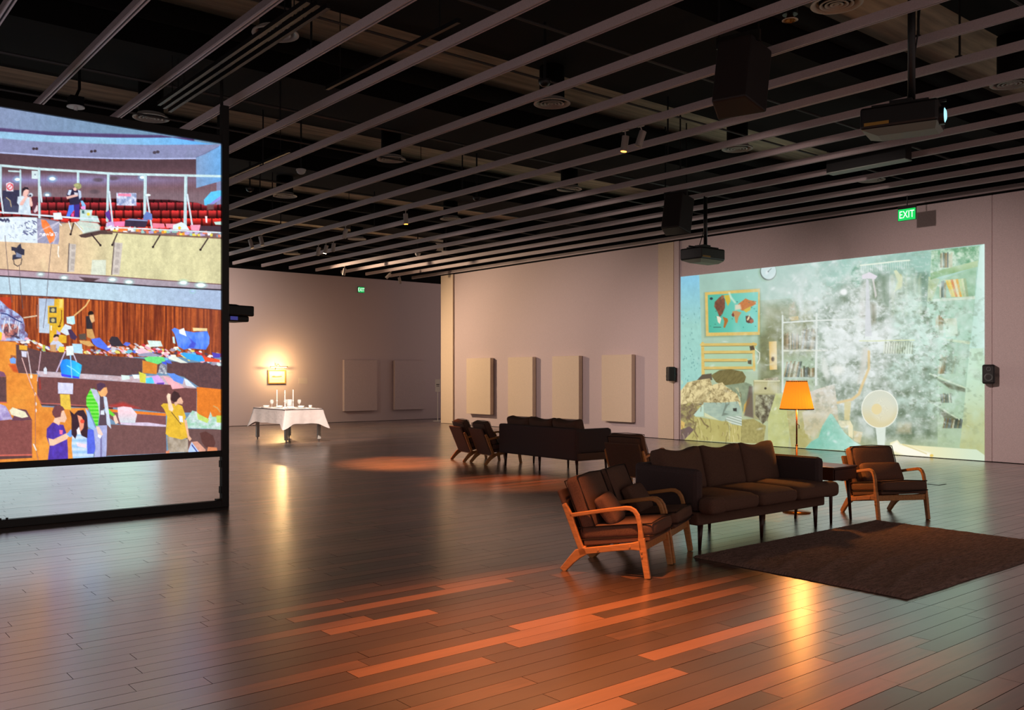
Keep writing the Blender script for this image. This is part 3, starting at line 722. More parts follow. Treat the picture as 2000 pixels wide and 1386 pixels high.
# ------------------------------------------------------------------ floor lamp
x, y = floor_at(1556, 1000)
root = tag(empty('floor_lamp', (x, y, 0)), 'copper floor lamp with a glowing pleated amber shade behind the sofa', 'floor lamp')
MB().lathe([(.001, .03), (.03, .03), (.10, .022), (.15, .012), (.152, 0), (.001, 0)], 36).build('base', M_BRASS, root, smooth=True)
MB().cyl((0, 0, .02), (0, 0, .75), .011, n=14).cyl((0, 0, .74), (0, 0, 1.22), .0085, n=14).cyl((0, 0, .735), (0, 0, .75), .014, n=14).build('pole', M_COPPER, root, smooth=True)
MB().tube([(0.01, 0, .98), (.03, -.01, .97), (.03, -.01, .93)], .004, 6).build('switch', M_BLACK, root)
def shade_mat():
    m = bpy.data.materials.new('amber_lamp_shade'); m.use_nodes = True; nt = m.node_tree; b = nt.nodes['Principled BSDF']
    b.inputs['Base Color'].default_value = (.5, .2, .03, 1); b.inputs['Roughness'].default_value = .8
    b.inputs['Emission Color'].default_value = (1.0, .36, .025, 1); b.inputs['Emission Strength'].default_value = .62
    tr = nt.nodes.new('ShaderNodeBsdfTranslucent'); tr.inputs[0].default_value = (1.0, .36, .03, 1)
    ad = nt.nodes.new('ShaderNodeMixShader'); ad.inputs[0].default_value = .03
    nt.links.new(b.outputs[0], ad.inputs[1]); nt.links.new(tr.outputs[0], ad.inputs[2]); nt.links.new(ad.outputs[0], nt.nodes['Material Output'].inputs[0])
    return m
M_SHADE = shade_mat()
MB().lathe([(.182, 1.148), (.113, 1.455)], 120, wob=lambda i: 1.0 + (.010 if i % 4 < 2 else -.010)).build('lamp_shade', M_SHADE, root)
tm = mat('shade_trim', (120, 66, 24), .8)
MB().lathe([(.184, 1.142), (.187, 1.148), (.184, 1.154)], 60).build('trim_band', tm, root); MB().lathe([(.113, 1.450), (.116, 1.456), (.113, 1.461)], 60).build('trim_band', tm, root)
MB().cyl((-.11, 0, 1.44), (.11, 0, 1.44), .003, n=6).cyl((0, -.11, 1.44), (0, .11, 1.44), .003, n=6).cyl((0, 0, 1.22), (0, 0, 1.44), .004, n=6).build('spider', M_BRASS, root)
MB().lathe([(.001, 1.36), (.02, 1.35), (.03, 1.32), (.025, 1.28), (.012, 1.25), (.012, 1.22)], 16).build('bulb', mat('warm_bulb', (255, 220, 160), .4, emit=((255, 190, 100), 3)), root, smooth=True)
l = bpy.data.lights.new('floor_lamp_light', 'POINT'); l.energy = 52; l.color = (1.0, .40, .09); l.shadow_soft_size = .06
lo = bpy.data.objects.new('floor_lamp_light', l); COL.objects.link(lo); lo.location = (x + .03, y - .03, 1.20)

# ------------------------------------------------------------------ rug
def rug():
    x0, x1, y0, y1 = 5.97, 8.92, 3.03, 4.88; nx, ny = 150, 96; V = []; Fc = []
    r2 = random.Random(3); ph = [r2.uniform(0, 6) for _ in range(8)]
    for j in range(ny + 1):
        for i in range(nx + 1):
            u, v = i / nx, j / ny; x = x0 + (x1 - x0) * u; y = y0 + (y1 - y0) * v
            ed = min(u * (x1 - x0), (1 - u) * (x1 - x0), v * (y1 - y0), (1 - v) * (y1 - y0))
            z = .02 * min(1, ed / .03) ** .5 + .002
            wv = sin((y - .15 * x) * 21 + 1.6 * sin(x * 2.3 + ph[0]) + ph[1]) * .5 + .5
            z += .020 * wv ** 4 * min(1, ed / .25) * (0.5 + .5 * sin(x * 1.7 + y * 2 + ph[2]))
            z += r2.uniform(-.0022, .0022) * (ed > 0)
            jx = .006 * sin(y * 9 + ph[3]) if i in (0, nx) else 0; jy = .008 * sin(x * 6 + ph[4]) if j in (0, ny) else 0
            V.append((x + jx, y + jy, z))
    for j in range(ny):
        for i in range(nx):
            a = j * (nx + 1) + i; Fc.append((a, a + 1, a + nx + 2, a + nx + 1))
    me = bpy.data.meshes.new('area_rug'); me.from_pydata(V, [], Fc); me.update()
    o = obj('area_rug', me, M_RUGM); return o
tag(rug(), 'dark brown rippled pile rug on the floor before the front sofa', 'rug')

# ------------------------------------------------------------------ dining table with white cloth
TX, TY = 9.42, 19.72; tw, tl, th = .465, .86, .755
root = tag(empty('dining_table', (TX, TY, 0)), 'table with tapered legs standing under the white cloth before the end wall', 'table')
MB().box(-tw + .02, tw - .02, -tl + .02, tl - .02, th - .03, th).build('table_top', M_DARKWOOD, root)
lm = mat('table_leg_grey', (212, 208, 200), .4)
for sx in (-1, 1):
    for sy in (-1, 1):
        lg = MB().box(sx * .405 - .035, sx * .405 + .035, sy * .77 - .035, sy * .77 + .035, .06, th - .03).build('leg', lm, root, bevel=.004)
        MB().cyl((sx * .405, sy * .77, 0), (sx * .405, sy * .77, .06), .012, .02, n=12).build('caster', M_GREYMETAL, lg)
def cloth():
    V = []; Fc = []; n = 44; drop = .33; rows = 12; per = []
    def ring(k):
        pts = []
        corners = [(-tw, -tl), (tw, -tl), (tw, tl), (-tw, tl)]
        for s in range(4):
            a = corners[s]; b = corners[(s + 1) % 4]
            for i in range(n):
                t = i / n; pts.append((a[0] + (b[0] - a[0]) * t, a[1] + (b[1] - a[1]) * t, s, t))
        return pts
    base = ring(0); N = len(base)
    for j in range(rows + 1):
        h = j / rows
        for i, (px, py, s, t) in enumerate(base):
            c = min(t, 1 - t); cor = math.exp(-(c * (2 * tw if s % 2 == 0 else 2 * tl) / .10) ** 2)
            ang = math.atan2(py / tl, px / tw)
            nx_, ny_ = ((0, -1), (1, 0), (0, 1), (-1, 0))[s]
            dgx, dgy = math.copysign(.707, px), math.copysign(.707, py)
            ox = nx_ * (1 - cor) + dgx * cor; oy = ny_ * (1 - cor) + dgy * cor
            fl = .035 + .006 * sin(i * .55 + s) + .008 * sin(i * .23 + 2 * s) + cor * .13
            z = th + .004 - h * (drop * (1 + .38 * cor) + .003 * sin(i * .4))
            out = .006 + fl * (h ** 1.3)
            V.append((px + ox * out, py + oy * out, z if j else th + .006))
    for j in range(rows):
        for i in range(N):
            Fc.append((j * N + i, j * N + (i + 1) % N, (j + 1) * N + (i + 1) % N, (j + 1) * N + i))
    Fc.append(tuple(range(N)))
    me = bpy.data.meshes.new('tablecloth'); me.from_pydata(V, [], Fc); me.update()
    o = obj('tablecloth', me, M_CLOTH, None, (TX, TY, 0))
    for p in me.polygons: p.use_smooth = len(p.vertices) == 4
    return o
tag(cloth(), 'white tablecloth with hanging corners draped over the set table', 'tablecloth')
zt = th + .007
def setting(name, build, label, cat, spots, group=None):
    first = None
    for (px, dy) in spots:
        Y = TY + dy; k = (px - 1000) / F; d = Y / (FW[1] + k * RT[1]); x = d * (FW[0] + k * RT[0]); x = max(TX - tw + .08, min(TX + tw - .08, x))
        if first is None:
            first = build(); first.name = name; first.location = (x, Y, zt); tag(first, label, cat, group)
        else: dup(first, (x, Y, zt))
def candle_b():
    r = empty('candlestick')
    MB().lathe([(.001, .0), (.05, 0), (.048, .012), (.012, .03), (.01, .14), (.022, .16), (.016, .17), (.001, .17)], 16).build('holder', M_CHINA, r, smooth=True)
    MB().lathe([(.0125, .165), (.0105, .42), (.001, .425)], 12).build('candle', M_WAX, r, smooth=True)
    MB().cyl((0, 0, .424), (0, 0, .44), .002, n=6).build('wick', M_BLACK, r); return r
setting('candlestick', candle_b, 'white taper candle in its holder on the clothed table', 'candle', ((541, .30), (556.5, -.15), (572.5, .05)), 'candles on the set table')
def glass_b():
    r = empty('wine_glass')
    MB().lathe([(.036, .19), (.044, .16), (.042, .12), (.02, .09), (.006, .08)], 18).build('bowl', M_GLASS, r, smooth=True)
    MB().lathe([(.005, .085), (.005, .01), (.034, .004), (.034, 0)], 14).build('stem', M_GLASS, r, smooth=True); return r
setting('wine_glass', glass_b, 'stemmed wine glass among the place settings on the table', 'glass', ((531, .30), (558, .30), (584.5, .02)), 'wine glasses on the set table')
def plate_b():
    r = empty('dinner_plate'); MB().lathe([(.001, .004), (.09, .004), (.135, .018), (.14, .016), (.09, 0), (.001, 0)], 28).build('plate', M_CHINA, r, smooth=True)
    MB().lathe([(.001, .02), (.04, .02), (.075, .055), (.078, .055), (.045, .008), (.03, .006)], 24).build('bowl', M_CHINA, r, smooth=True); return r
setting('dinner_plate', plate_b, 'white plate with a bowl stacked on it on the table', 'plate', ((520, .42), (546, .10), (588, -.36), (566, -.66)), 'place settings on the set table')
def jug_b():
    r = empty('water_carafe'); MB().lathe([(.001, 0), (.055, 0), (.06, .03), (.06, .15), (.058, .2), (.055, .2), (.056, .03), (.001, .012)], 20).build('carafe_body', M_GLASS, r, smooth=True)
    MB().lathe([(.001, .012), (.054, .012), (.055, .06), (.001, .06)], 18).build('water', mat('water', (230, 235, 235), .05, trans=.9), r); return r
setting('water_carafe', jug_b, 'wide clear glass carafe in the middle of the set table', 'carafe', ((565.5, -.1),))
def tumbler_b():
    r = empty('tumbler'); MB().lathe([(.001, 0), (.036, 0), (.04, .075), (.037, .075), (.033, .01), (.001, .01)], 18).build('tumbler_wall', M_GLASS, r, smooth=True)
    MB().lathe([(.001, .012), (.032, .012), (.034, .045), (.001, .045)], 16).build('drink', M_CHINA, r); return r
setting('tumbler', tumbler_b, 'short glass tumbler alone near the table edge', 'glass', ((606, -.62),))

# pale projection on the end wall beyond the large screen (its light lies on the floor under the frame)
m = bpy.data.materials.new('pale_projection'); m.use_nodes = True; nt = m.node_tree; b = nt.nodes['Principled BSDF']
tc = nt.nodes.new('ShaderNodeTexCoord'); n = nt.nodes.new('ShaderNodeTexNoise'); n.inputs['Scale'].default_value = .7; nt.links.new(tc.outputs['Object'], n.inputs['Vector'])
rp = nt.nodes.new('ShaderNodeValToRGB'); rp.color_ramp.elements[0].position = .35; rp.color_ramp.elements[0].color = (.42, .38, .52, 1); rp.color_ramp.elements[1].position = .6; rp.color_ramp.elements[1].color = (.50, .72, .62, 1)
nt.links.new(n.outputs[0], rp.inputs[0]); nt.links.new(rp.outputs[0], b.inputs['Emission Color']); b.inputs['Emission Strength'].default_value = 1.9; b.inputs['Base Color'].default_value = (.02, .02, .02, 1)
tag(MB().box(1.2, 8.6, YB - .02, YB - .004, .3, 4.2).build('end_wall_projection', m), 'pale teal projection on the end wall behind the large screen', 'projection')

# flush outlet lids in the boards
for i, (px, py, lb) in enumerate(((1829, 945, 'small dark flush outlet lid in the floor beyond the right armchair'), (1652, 879, 'small dark flush outlet lid in the floor before the projection'))):
    x, y = floor_at(px, py)
    root = tag(empty('floor_outlet', (x, y, 0)), lb, 'floor outlet')
    MB().box(-.11, .11, -.09, .09, .0002, .003).build('lid', M_PLASTIC, root); MB().box(-.09, .09, -.07, .07, .003, .004).build('lid_insert', M_FLOOR, root)
# ------------------------------------------------------------------ moving pictures: drawn by code on the screen plane, one colour per grid point
_rs = np.random.RandomState(5); _TAB = _rs.rand(64, 64)
def vnoise(x, y):
    xi = np.floor(x).astype(int); yi = np.floor(y).astype(int); fx = x - xi; fy = y - yi
    fx = fx * fx * (3 - 2 * fx); fy = fy * fy * (3 - 2 * fy)
    g = lambda a, b: _TAB[a % 64, b % 64]
    return (g(xi, yi) * (1 - fx) + g(xi + 1, yi) * fx) * (1 - fy) + (g(xi, yi + 1) * (1 - fx) + g(xi + 1, yi + 1) * fx) * fy
def fbm(x, y, oct=5, seed=0.0):
    s = 0; a = .5; t = 0
    for k in range(oct):
        s = s + a * vnoise(x + seed * 7.3 + 17 * k, y + seed * 3.1 + 9 * k); t += a; a *= .55; x = x * 2.03; y = y * 2.03
    return s / t
class Canvas:
    def __init__(s, PX, PY):
        s.X = PX; s.Y = PY; s.C = np.zeros(PX.shape + (3,)); s.px = PX[0]
    def sub(s, x0, x1, y0, y1):
        c = np.where((s.px >= x0 - 2) & (s.px <= x1 + 2))[0]
        if len(c) == 0: return None
        r = np.where(((s.Y[:, c] >= y0 - 2) & (s.Y[:, c] <= y1 + 2)).any(axis=1))[0]
        if len(r) == 0: return None
        return slice(r[0], r[-1] + 1), slice(c[0], c[-1] + 1)
    def put(s, sl, a, col):
        x, y = s.X[sl], s.Y[sl]
        c = col(x, y) if callable(col) else np.asarray(col, float)
        s.C[sl] = s.C[sl] * (1 - a[..., None]) + c * a[..., None]
    def poly(s, pts, col, al=1.0, soft=1.2):
        P = np.asarray(pts, float); sl = s.sub(P[:, 0].min(), P[:, 0].max(), P[:, 1].min(), P[:, 1].max())
        if sl is None: return
        x, y = s.X[sl], s.Y[sl]; ins = np.zeros(x.shape, bool); dist = np.full(x.shape, 1e9)
        for i in range(len(P)):
            (ax, ay), (bx, by) = P[i], P[(i + 1) % len(P)]
            ex, ey = bx - ax, by - ay; L2 = ex * ex + ey * ey + 1e-9
            t = np.clip(((x - ax) * ex + (y - ay) * ey) / L2, 0, 1)
            dist = np.minimum(dist, (x - ax - t * ex) ** 2 + (y - ay - t * ey) ** 2)
            if ay != by:
                cr = ((ay > y) != (by > y)) & (x < ex * (y - ay) / ey + ax); ins ^= cr
        sd = np.sqrt(dist) * np.where(ins, 1, -1)
        s.put(sl, np.clip(.5 + sd / soft, 0, 1) * al, col)
    def line(s, pts, w, col, al=1.0, soft=1.0):
        P = np.asarray(pts, float); sl = s.sub(P[:, 0].min() - w, P[:, 0].max() + w, P[:, 1].min() - w, P[:, 1].max() + w)
        if sl is None: return
        x, y = s.X[sl], s.Y[sl]; dist = np.full(x.shape, 1e9)
        for i in range(len(P) - 1):
            (ax, ay), (bx, by) = P[i], P[i + 1]; ex, ey = bx - ax, by - ay; L2 = ex * ex + ey * ey + 1e-9
            t = np.clip(((x - ax) * ex + (y - ay) * ey) / L2, 0, 1)
            dist = np.minimum(dist, (x - ax - t * ex) ** 2 + (y - ay - t * ey) ** 2)
        s.put(sl, np.clip(.5 + (w / 2 - np.sqrt(dist)) / soft, 0, 1) * al, col)
    def ell(s, cx, cy, rx, ry, col, al=1.0, soft=1.0, rot=0.0):
        R = max(rx, ry) + soft; sl = s.sub(cx - R, cx + R, cy - R, cy + R)
        if sl is None: return
        x, y = s.X[sl] - cx, s.Y[sl] - cy; c, n = cos(rot), sin(rot); u, v = x * c + y * n, -x * n + y * c
        q = np.sqrt((u / rx) ** 2 + (v / ry) ** 2); s.put(sl, np.clip(.5 + (1 - q) * min(rx, ry) / soft, 0, 1) * al, col)
    def mesh2d(s, me, ox, oy, sx, sy, col):
        for p in me.polygons:
            s.poly([(ox + me.vertices[i].co.x * sx, oy - me.vertices[i].co.y * sy) for i in p.vertices], col, soft=.9)
def Z(ox, oy, k): return lambda pts: [(ox + a / k, oy + b / k) for a, b in pts]
zA, zB, zC, zD, zE = Z(0, 200, 8.664), Z(210, 240, 8.66), Z(0, 320, 8.664), Z(210, 380, 6.93), Z(0, 460, 7.7)
zF, zG, zH, zI = Z(0, 580, 7.7), Z(210, 580, 7.7), Z(0, 740, 8.155), Z(210, 740, 8.152)
def lerp(a, b, t): return np.asarray(a, float) * (1 - t[..., None]) + np.asarray(b, float) * t[..., None]
TAI = text_mesh('Taiwan', 1.0)

def chamber(cv):
    """hall filled with people and belongings, seen on the large screen"""
    P, Ln, E = cv.poly, cv.line, cv.ell
    full = (slice(None), slice(None)); one = np.ones(cv.X.shape); LFT = -1300
    def ext(pts, lo, hi=None):      # a band below a boundary, carried on past the left edge
        pts = [(LFT, pts[0][1] + (pts[0][1] - pts[1][1]) / (pts[1][0] - pts[0][0]) * (pts[0][0] - LFT) * .25)] + list(pts)
        return pts + [(pts[-1][0] + 40, pts[-1][1]), (pts[-1][0] + 40, lo), (LFT, lo)]
    cv.put(full, one, lambda x, y: lerp((126, 140, 172), (108, 140, 168), np.clip(x / 260, 0, 1)))
    pl = zA([(0, 455), (400, 490), (900, 520), (1906, 560)]) + zB([(600, 226), (1060, 236)])
    P(ext(zA([(0, 430), (400, 465), (900, 495), (1500, 520), (1906, 530)]) + zB([(600, 200), (900, 205), (1120, 240)]), 400), (80, 62, 104), soft=3)
    P(ext(zA([(0, 490), (400, 520), (900, 560), (1906, 595)]) + zB([(600, 250), (1100, 248), (1900, 380)]), 420), lambda x, y: lerp((140, 182, 212), (92, 166, 232), np.clip((x - 200) / 220, 0, 1)), soft=2)
    P(ext(zA([(0, 605), (500, 650), (1000, 680), (1906, 705)]) + zB([(700, 372), (1900, 362)]), 430), lambda x, y: lerp((134, 136, 176), (126, 132, 164), fbm(x / 22, y / 22, 4)), soft=2)
    for c in ([(570, 783), (620, 783)], [(1548, 828), (1608, 822)]):
        for q in zA(c): E(q[0], q[1], 3, 2.6, (58, 46, 52), soft=1.5)
    for q in zB([(795, 500), (850, 490)]): E(q[0], q[1], 3.6, 3, (70, 62, 74), soft=1.5)
    # brown back wall with vertical grooves
    def groove(x, y):
        t = np.clip((y - 325) / 26, 0, 1); st = .5 + .5 * np.sin(x * 2.1 + 2 * fbm(x / 9, y * 0, 2))
        base = lerp((94, 70, 78), (118, 84, 90), t * .8); hz = np.clip(1 - np.abs(y - 352) / 16, 0, 1) * np.clip(1.2 - np.abs(x - 110) / 330, 0, 1)
        base = base * (1 - .45 * hz[..., None]) + np.array((120, 136, 205)) * .62 * hz[..., None]
        low = np.clip((y - 360) / 20, 0, 1); base = base * (1 - .5 * low[..., None]) + np.array((132, 120, 130)) * .5 * low[..., None]
        return base * (.86 + .25 * st[..., None] * np.clip((y - 318) / 25, 0, 1)[..., None])
    P(ext(zA([(0, 862), (500, 895), (1000, 925), (1906, 955)]) + zB([(800, 615), (1498, 610)]), 470), groove)
    Ln([(LFT, 285)] + zA([(0, 848), (500, 880), (1000, 915), (1906, 945)]) + zB([(800, 606), (1490, 600)]), 2.6, (170, 178, 218))
    P(zB([(1498, 585), (1650, 530), (1900, 380), (1960, 380), (1960, 970), (1500, 1100)]), lambda x, y: lerp((122, 150, 188), (104, 160, 214), np.clip((x - 385) / 45, 0, 1)))
    Ln(zB([(1500, 580), (1700, 490), (1880, 400)]), 1.5, (96, 104, 140), .7)
    # ceiling lamps reflected behind the glass
    for q, r in zip(zC([(295, 262), (885, 250), (800, 525), (165, 520)]) + zB([(590, 920)]), (5, 6, 4, 4.5, 5)): E(q[0], q[1], r + 3, r * .6 + 3, (130, 190, 225), .6, 5); E(q[0], q[1], r, r * .55, (240, 252, 252), soft=1.5)
    for q in zC([(1660, 270), (1600, 470)]) + zB([(100, 935)]): E(q[0], q[1], 10, 4, (88, 74, 82), .8, 3)
    # red seats
    def seats(x, y):
        row = (y - 380) / 15.5; ri = np.floor(row); fr = row - ri; w = 15.0 + ri * 1.6
        u = x / w + .37 * ri; fu = u - np.floor(u); hsh = vnoise(np.floor(u) * 3.7 + 40, ri * 5.1 + 40)
        br = np.clip(ri / 3.0, 0, 1); c = lerp((140, 46, 60), (216, 50, 42), br)
        sh = np.clip(1.25 - 1.1 * fr, .35, 1.1) * np.where((fu < .12) | (fu > .9), .55, 1) * (.82 + .3 * hsh)
        return c * sh[..., None]
    P([(LFT, 372), (78, 384), (170, 386), (240, 388), (330, 390), (386, 396), (402, 402), (440, 398), (440, 452), (200, 450), (80, 424), (LFT, 424)], seats, soft=2)
    P(zC([(40, 450), (330, 440), (340, 850), (40, 840)]), lambda x, y: lerp((62, 56, 78), (48, 50, 76), fbm(x / 6, y / 6, 4)))
    P(zC([(60, 590), (130, 570), (200, 640), (200, 700), (310, 710), (300, 830), (80, 830)]), (70, 72, 98), soft=2); Ln(zC([(110, 570), (170, 620), (190, 720)]), 2, (170, 150, 120))
    P(zC([(550, 560), (640, 560), (640, 840), (540, 840)]), (88, 50, 66), soft=3)
    # glazed screen posts and rails
    WH = (190, 216, 220)
    Ln([(LFT, 318)] + zA([(0, 1065), (660, 1125), (1330, 1165), (1906, 1205)]) + zB([(650, 872), (1400, 890), (1960, 902)]), 4.6, WH)
    for a, b, w in ((zC([(12, 40)]), zC([(12, 540)]), 3.6), (zC([(345, 110)]), zC([(345, 800)]), 3.4), (zC([(662, 80)]), zC([(668, 900)]), 4.8), (zC([(1322, 140)]), zC([(1322, 340)]), 4.6), (zC([(1835, 170)]), zC([(1815, 960)]), 5.2),
                    (zB([(640, 880)]), zD([(505, 260)]), 6.0), (zB([(1325, 900)]), zD([(1050, 420)]), 6.2)):
        Ln([a[0], b[0]], w, WH); Ln([(a[0][0] + w * .3, a[0][1]), (b[0][0] + w * .3, b[0][1])], 1.2, (150, 180, 196), .8)
    Ln(zC([(150, 120), (345, 130)]), 3, WH)
    P(zC([(535, 115), (645, 120), (640, 255), (535, 250)]), (200, 218, 222)); E(68.5, 341, 1.6, 1.4, (120, 130, 150))
    for a, b in ((zC([(1850, 470)])[0], zC([(1905, 1010)])[0]), (zD([(535, 25)])[0], zD([(600, 450)])[0]), (zD([(1080, 0)])[0], zD([(1155, 470)])[0]), (zC([(0, 430)])[0], zC([(55, 830)])[0]), (zC([(680, 390)])[0], zC([(705, 640)])[0])):
        Ln([a, b], 3.4, (205, 218, 228))
    E(*zD([(548, 5)])[0], 5, 2.2, (225, 240, 240)); 
    # poster and no-smoking sign
    P(zC([(105, 330), (165, 305), (225, 335), (225, 465), (108, 460)]), (225, 214, 222)); E(*zC([(168, 388)])[0], 6.6, 7, (222, 70, 84)); E(*zC([(168, 388)])[0], 4.6, 5, (228, 214, 220)); Ln(zC([(135, 420), (205, 350)]), 1.8, (215, 64, 80))
    P(zB([(150, 1180), (490, 1185), (490, 1400), (160, 1400)]) [:2] + zD([(390, 150), (125, 145)]), lambda x, y: lerp((225, 225, 240), (110, 130, 175), np.clip(1.8 * fbm(x / 5, y / 5, 4) - .45, 0, 1)))
    P(zB([(175, 1190), (400, 1195), (395, 1245), (180, 1235)]), (232, 128, 160), .9)
    # blue canopy
    P(zB([(1630, 1300), (1750, 1165), (1900, 1140), (1960, 1145), (1960, 1200), (1700, 1390), (1640, 1390)]), (92, 190, 240)); P(zB([(1700, 1390), (1960, 1200), (1960, 1250), (1760, 1400)]), (140, 140, 215))
    P(zD([(1350, 130), (1440, 130), (1440, 200), (1345, 210)]), (110, 80, 80), .9, 3)
    # white shirt person with camera
    SK = (226, 178, 168)
    P(zC([(300, 555), (380, 540), (440, 560), (500, 560), (545, 640), (540, 710), (510, 700), (525, 845), (310, 835), (320, 700), (290, 660)]), lambda x, y: lerp((222, 232, 238), (170, 190, 210), fbm(x / 7, y / 9, 3)))
    P(zC([(385, 450), (440, 420), (490, 440), (485, 500), (440, 550), (390, 545)]), SK); P(zC([(365, 530), (375, 420), (420, 390), (470, 395), (495, 440), (440, 430), (400, 460), (385, 500)]), (44, 34, 44))
    P(zC([(345, 650), (440, 530), (475, 545), (385, 700), (330, 700)]), SK); P(zC([(500, 560), (530, 560), (555, 700), (525, 725), (500, 690)]), SK); E(*zC([(520, 525)])[0], 4.2, 4, (190, 200, 214)); E(*zC([(512, 535)])[0], 2.2, 2.2, (50, 50, 70))
    P(zC([(570, 800), (620, 700), (640, 700), (640, 790), (590, 830)]), (214, 190, 196))
    # person in dark jersey and cap
    P(zC([(1125, 520), (1160, 440), (1240, 420), (1370, 470), (1385, 590), (1350, 670), (1340, 900), (1265, 900), (1260, 690), (1180, 690), (1175, 600)]), (46, 40, 66))
    P(zC([(1255, 690), (1350, 680), (1335, 900), (1265, 900)]), (64, 44, 128)); P(zC([(1140, 520), (1165, 440), (1215, 440), (1185, 530)]), (200, 214, 240))
    P(zC([(1120, 555), (1250, 520), (1320, 510), (1320, 545), (1260, 560), (1135, 595)]), SK); E(*zC([(1320, 375)])[0], 6.8, 6, (150, 150, 104)); E(*zC([(1290, 360)])[0], 5, 3, (172, 172, 120)); P(zC([(1235, 420), (1270, 395), (1300, 420), (1285, 455), (1250, 450)]), SK)
    P(zC([(1255, 480), (1320, 490), (1315, 530), (1260, 520)]), (200, 200, 214)); P(zC([(1320, 440), (1370, 460), (1380, 560), (1340, 600)]), (196, 214, 240), .9)
    P(zC([(1170, 700), (1250, 690), (1255, 780), (1200, 850), (1180, 895), (1120, 885), (1150, 800)]), (78, 118, 235)); P(zC([(1365, 625), (1400, 620), (1450, 700), (1445, 770), (1400, 770)]), (130, 190, 245)); P(zC([(1370, 720), (1440, 710), (1445, 770), (1370, 760)]), (238, 150, 215))
    P(zC([(1210, 840), (1250, 830), (1250, 895), (1205, 890)]), (220, 80, 150))
    # balcony clutter
    P(zC([(1355, 770), (1565, 780), (1550, 870), (1650, 880), (1690, 990), (1350, 960)]), lambda x, y: lerp((216, 230, 226), (150, 190, 186), fbm(x / 5, y / 5, 4))); E(*zC([(1495, 850)])[0], 3, 3, (228, 206, 70)); P(zC([(1385, 785), (1425, 785), (1425, 840), (1385, 835)]), (70, 110, 110))
    P(zC([(1780, 830), (1850, 770), (1870, 900), (1890, 1000), (1800, 900)]), (96, 60, 150)); P(zC([(1800, 1000), (1900, 970), (1906, 1080), (1790, 1060)]), (222, 200, 236))
    P(zD([(0, 370), (80, 365), (100, 440), (0, 440)]), (205, 170, 220)); P(zD([(85, 365), (235, 360), (230, 430), (90, 430)]), (238, 124, 172)); P(zD([(610, 385), (765, 392), (780, 450), (610, 450)]), (240, 128, 150)); P(zD([(785, 392), (1000, 395), (1000, 450), (800, 450)]), (240, 140, 158)); P(zD([(1120, 410), (1260, 408), (1240, 490), (1130, 480)]), (242, 150, 176))
    P(zD([(235, 345), (330, 320), (550, 345), (515, 445), (235, 430)]), (58, 46, 66)); P(zD([(300, 325), (550, 345), (540, 360), (240, 345)]), (140, 150, 190)); P(zD([(490, 280), (530, 225), (600, 260), (610, 340), (480, 340)]), (100, 124, 190))
    P(zD([(1260, 420), (1560, 425), (1560, 520), (1240, 490)]), (70, 52, 62)); P(zD([(890, 410), (1000, 370), (1060, 400), (1110, 480), (880, 470)]), (214, 232, 236)); E(*zD([(975, 450)])[0], 3, 3, (234, 190, 60))
    P(zD([(1440, 370), (1560, 360), (1560, 410), (1460, 405)]), (190, 226, 216)); P(zD([(1320, 290), (1350, 290), (1350, 380), (1330, 380)]), (245, 225, 230))
    rr = random.Random(4)
    CL = [(236, 220, 80), (214, 236, 232), (240, 150, 50), (150, 200, 190), (250, 246, 250), (226, 120, 90), (190, 170, 220), (120, 90, 90)]
    for i in range(46):
        x = 205 + i * 5.0; y = 446 + (x - 205) * .047 + rr.uniform(-4, 3); c = CL[rr.randrange(8)]
        P([(x, y), (x + rr.uniform(3, 10), y - rr.uniform(0, 4)), (x + rr.uniform(6, 12), y + 4), (x + 1, y + 5)], c, .9)
    P(zD([(150, 435), (275, 435), (270, 490), (150, 490)]), (245, 116, 50))
    Ln([(LFT, 410)] + zC([(0, 820), (300, 835), (700, 870), (1040, 895), (1360, 920), (1650, 930)]), 3.2, (205, 220, 232)); Ln(zD([(0, 440), (500, 462), (1000, 487), (1560, 515)]), 2.6, (208, 222, 230))
    P(zC([(900, 830), (1030, 820), (1060, 940), (910, 940)]), (222, 236, 240))
    # beige parapet
    def beige(x, y):
        g = np.clip((x - 120) / 120, 0, 1); c = lerp((212, 182, 148), (206, 200, 156), g); n = fbm(x / 18, y / 60, 3)
        return c * (.92 + .16 * n[..., None]) * (1 - .10 * np.clip((452 - y) / 20, 0, 1)[..., None])
    P([(LFT, 470), (0, 470)] + zC([(1000, 1010), (1250, 985), (1400, 1060), (1450, 1180)]) + zD([(0, 505), (500, 535), (1000, 560), (1560, 590), (1560, 1220)]) + zE([(1694, 612), (0, 506), ]) + [(LFT, 520)], beige)
    P(zC([(1330, 1205), (1500, 1150), (1750, 1120), (1906, 1130), (1906, 1190), (1700, 1190), (1450, 1250), (1370, 1240)]), (82, 62, 60)); Ln(zD([(0, 500), (500, 535), (1000, 560), (1560, 590)]), 3, (120, 86, 74), .9)
    P(zC([(1350, 960), (1650, 1000), (1700, 1050), (1690, 1120), (1400, 1180), (1400, 1100), (1280, 990)]), (206, 226, 214), .9, 3)
    for q in (zC([(1245, 1005), (1195, 1190)]), zC([(1545, 1185), (1700, 1375)]), zD([(130, 530), (65, 680)]), zD([(710, 550), (615, 708)]), zD([(1360, 590), (1258, 745)])): Ln(q, 2.6, (58, 42, 44)); E(q[1][0], q[1][1], 2.2, 2.2, (40, 30, 34))
    for q in ([(1165, 980), (1200, 1100)], [(1270, 990), (1410, 1150)], [(1000, 1000), (1040, 1040)]): Ln(zC(q), 2.2, (215, 224, 230))
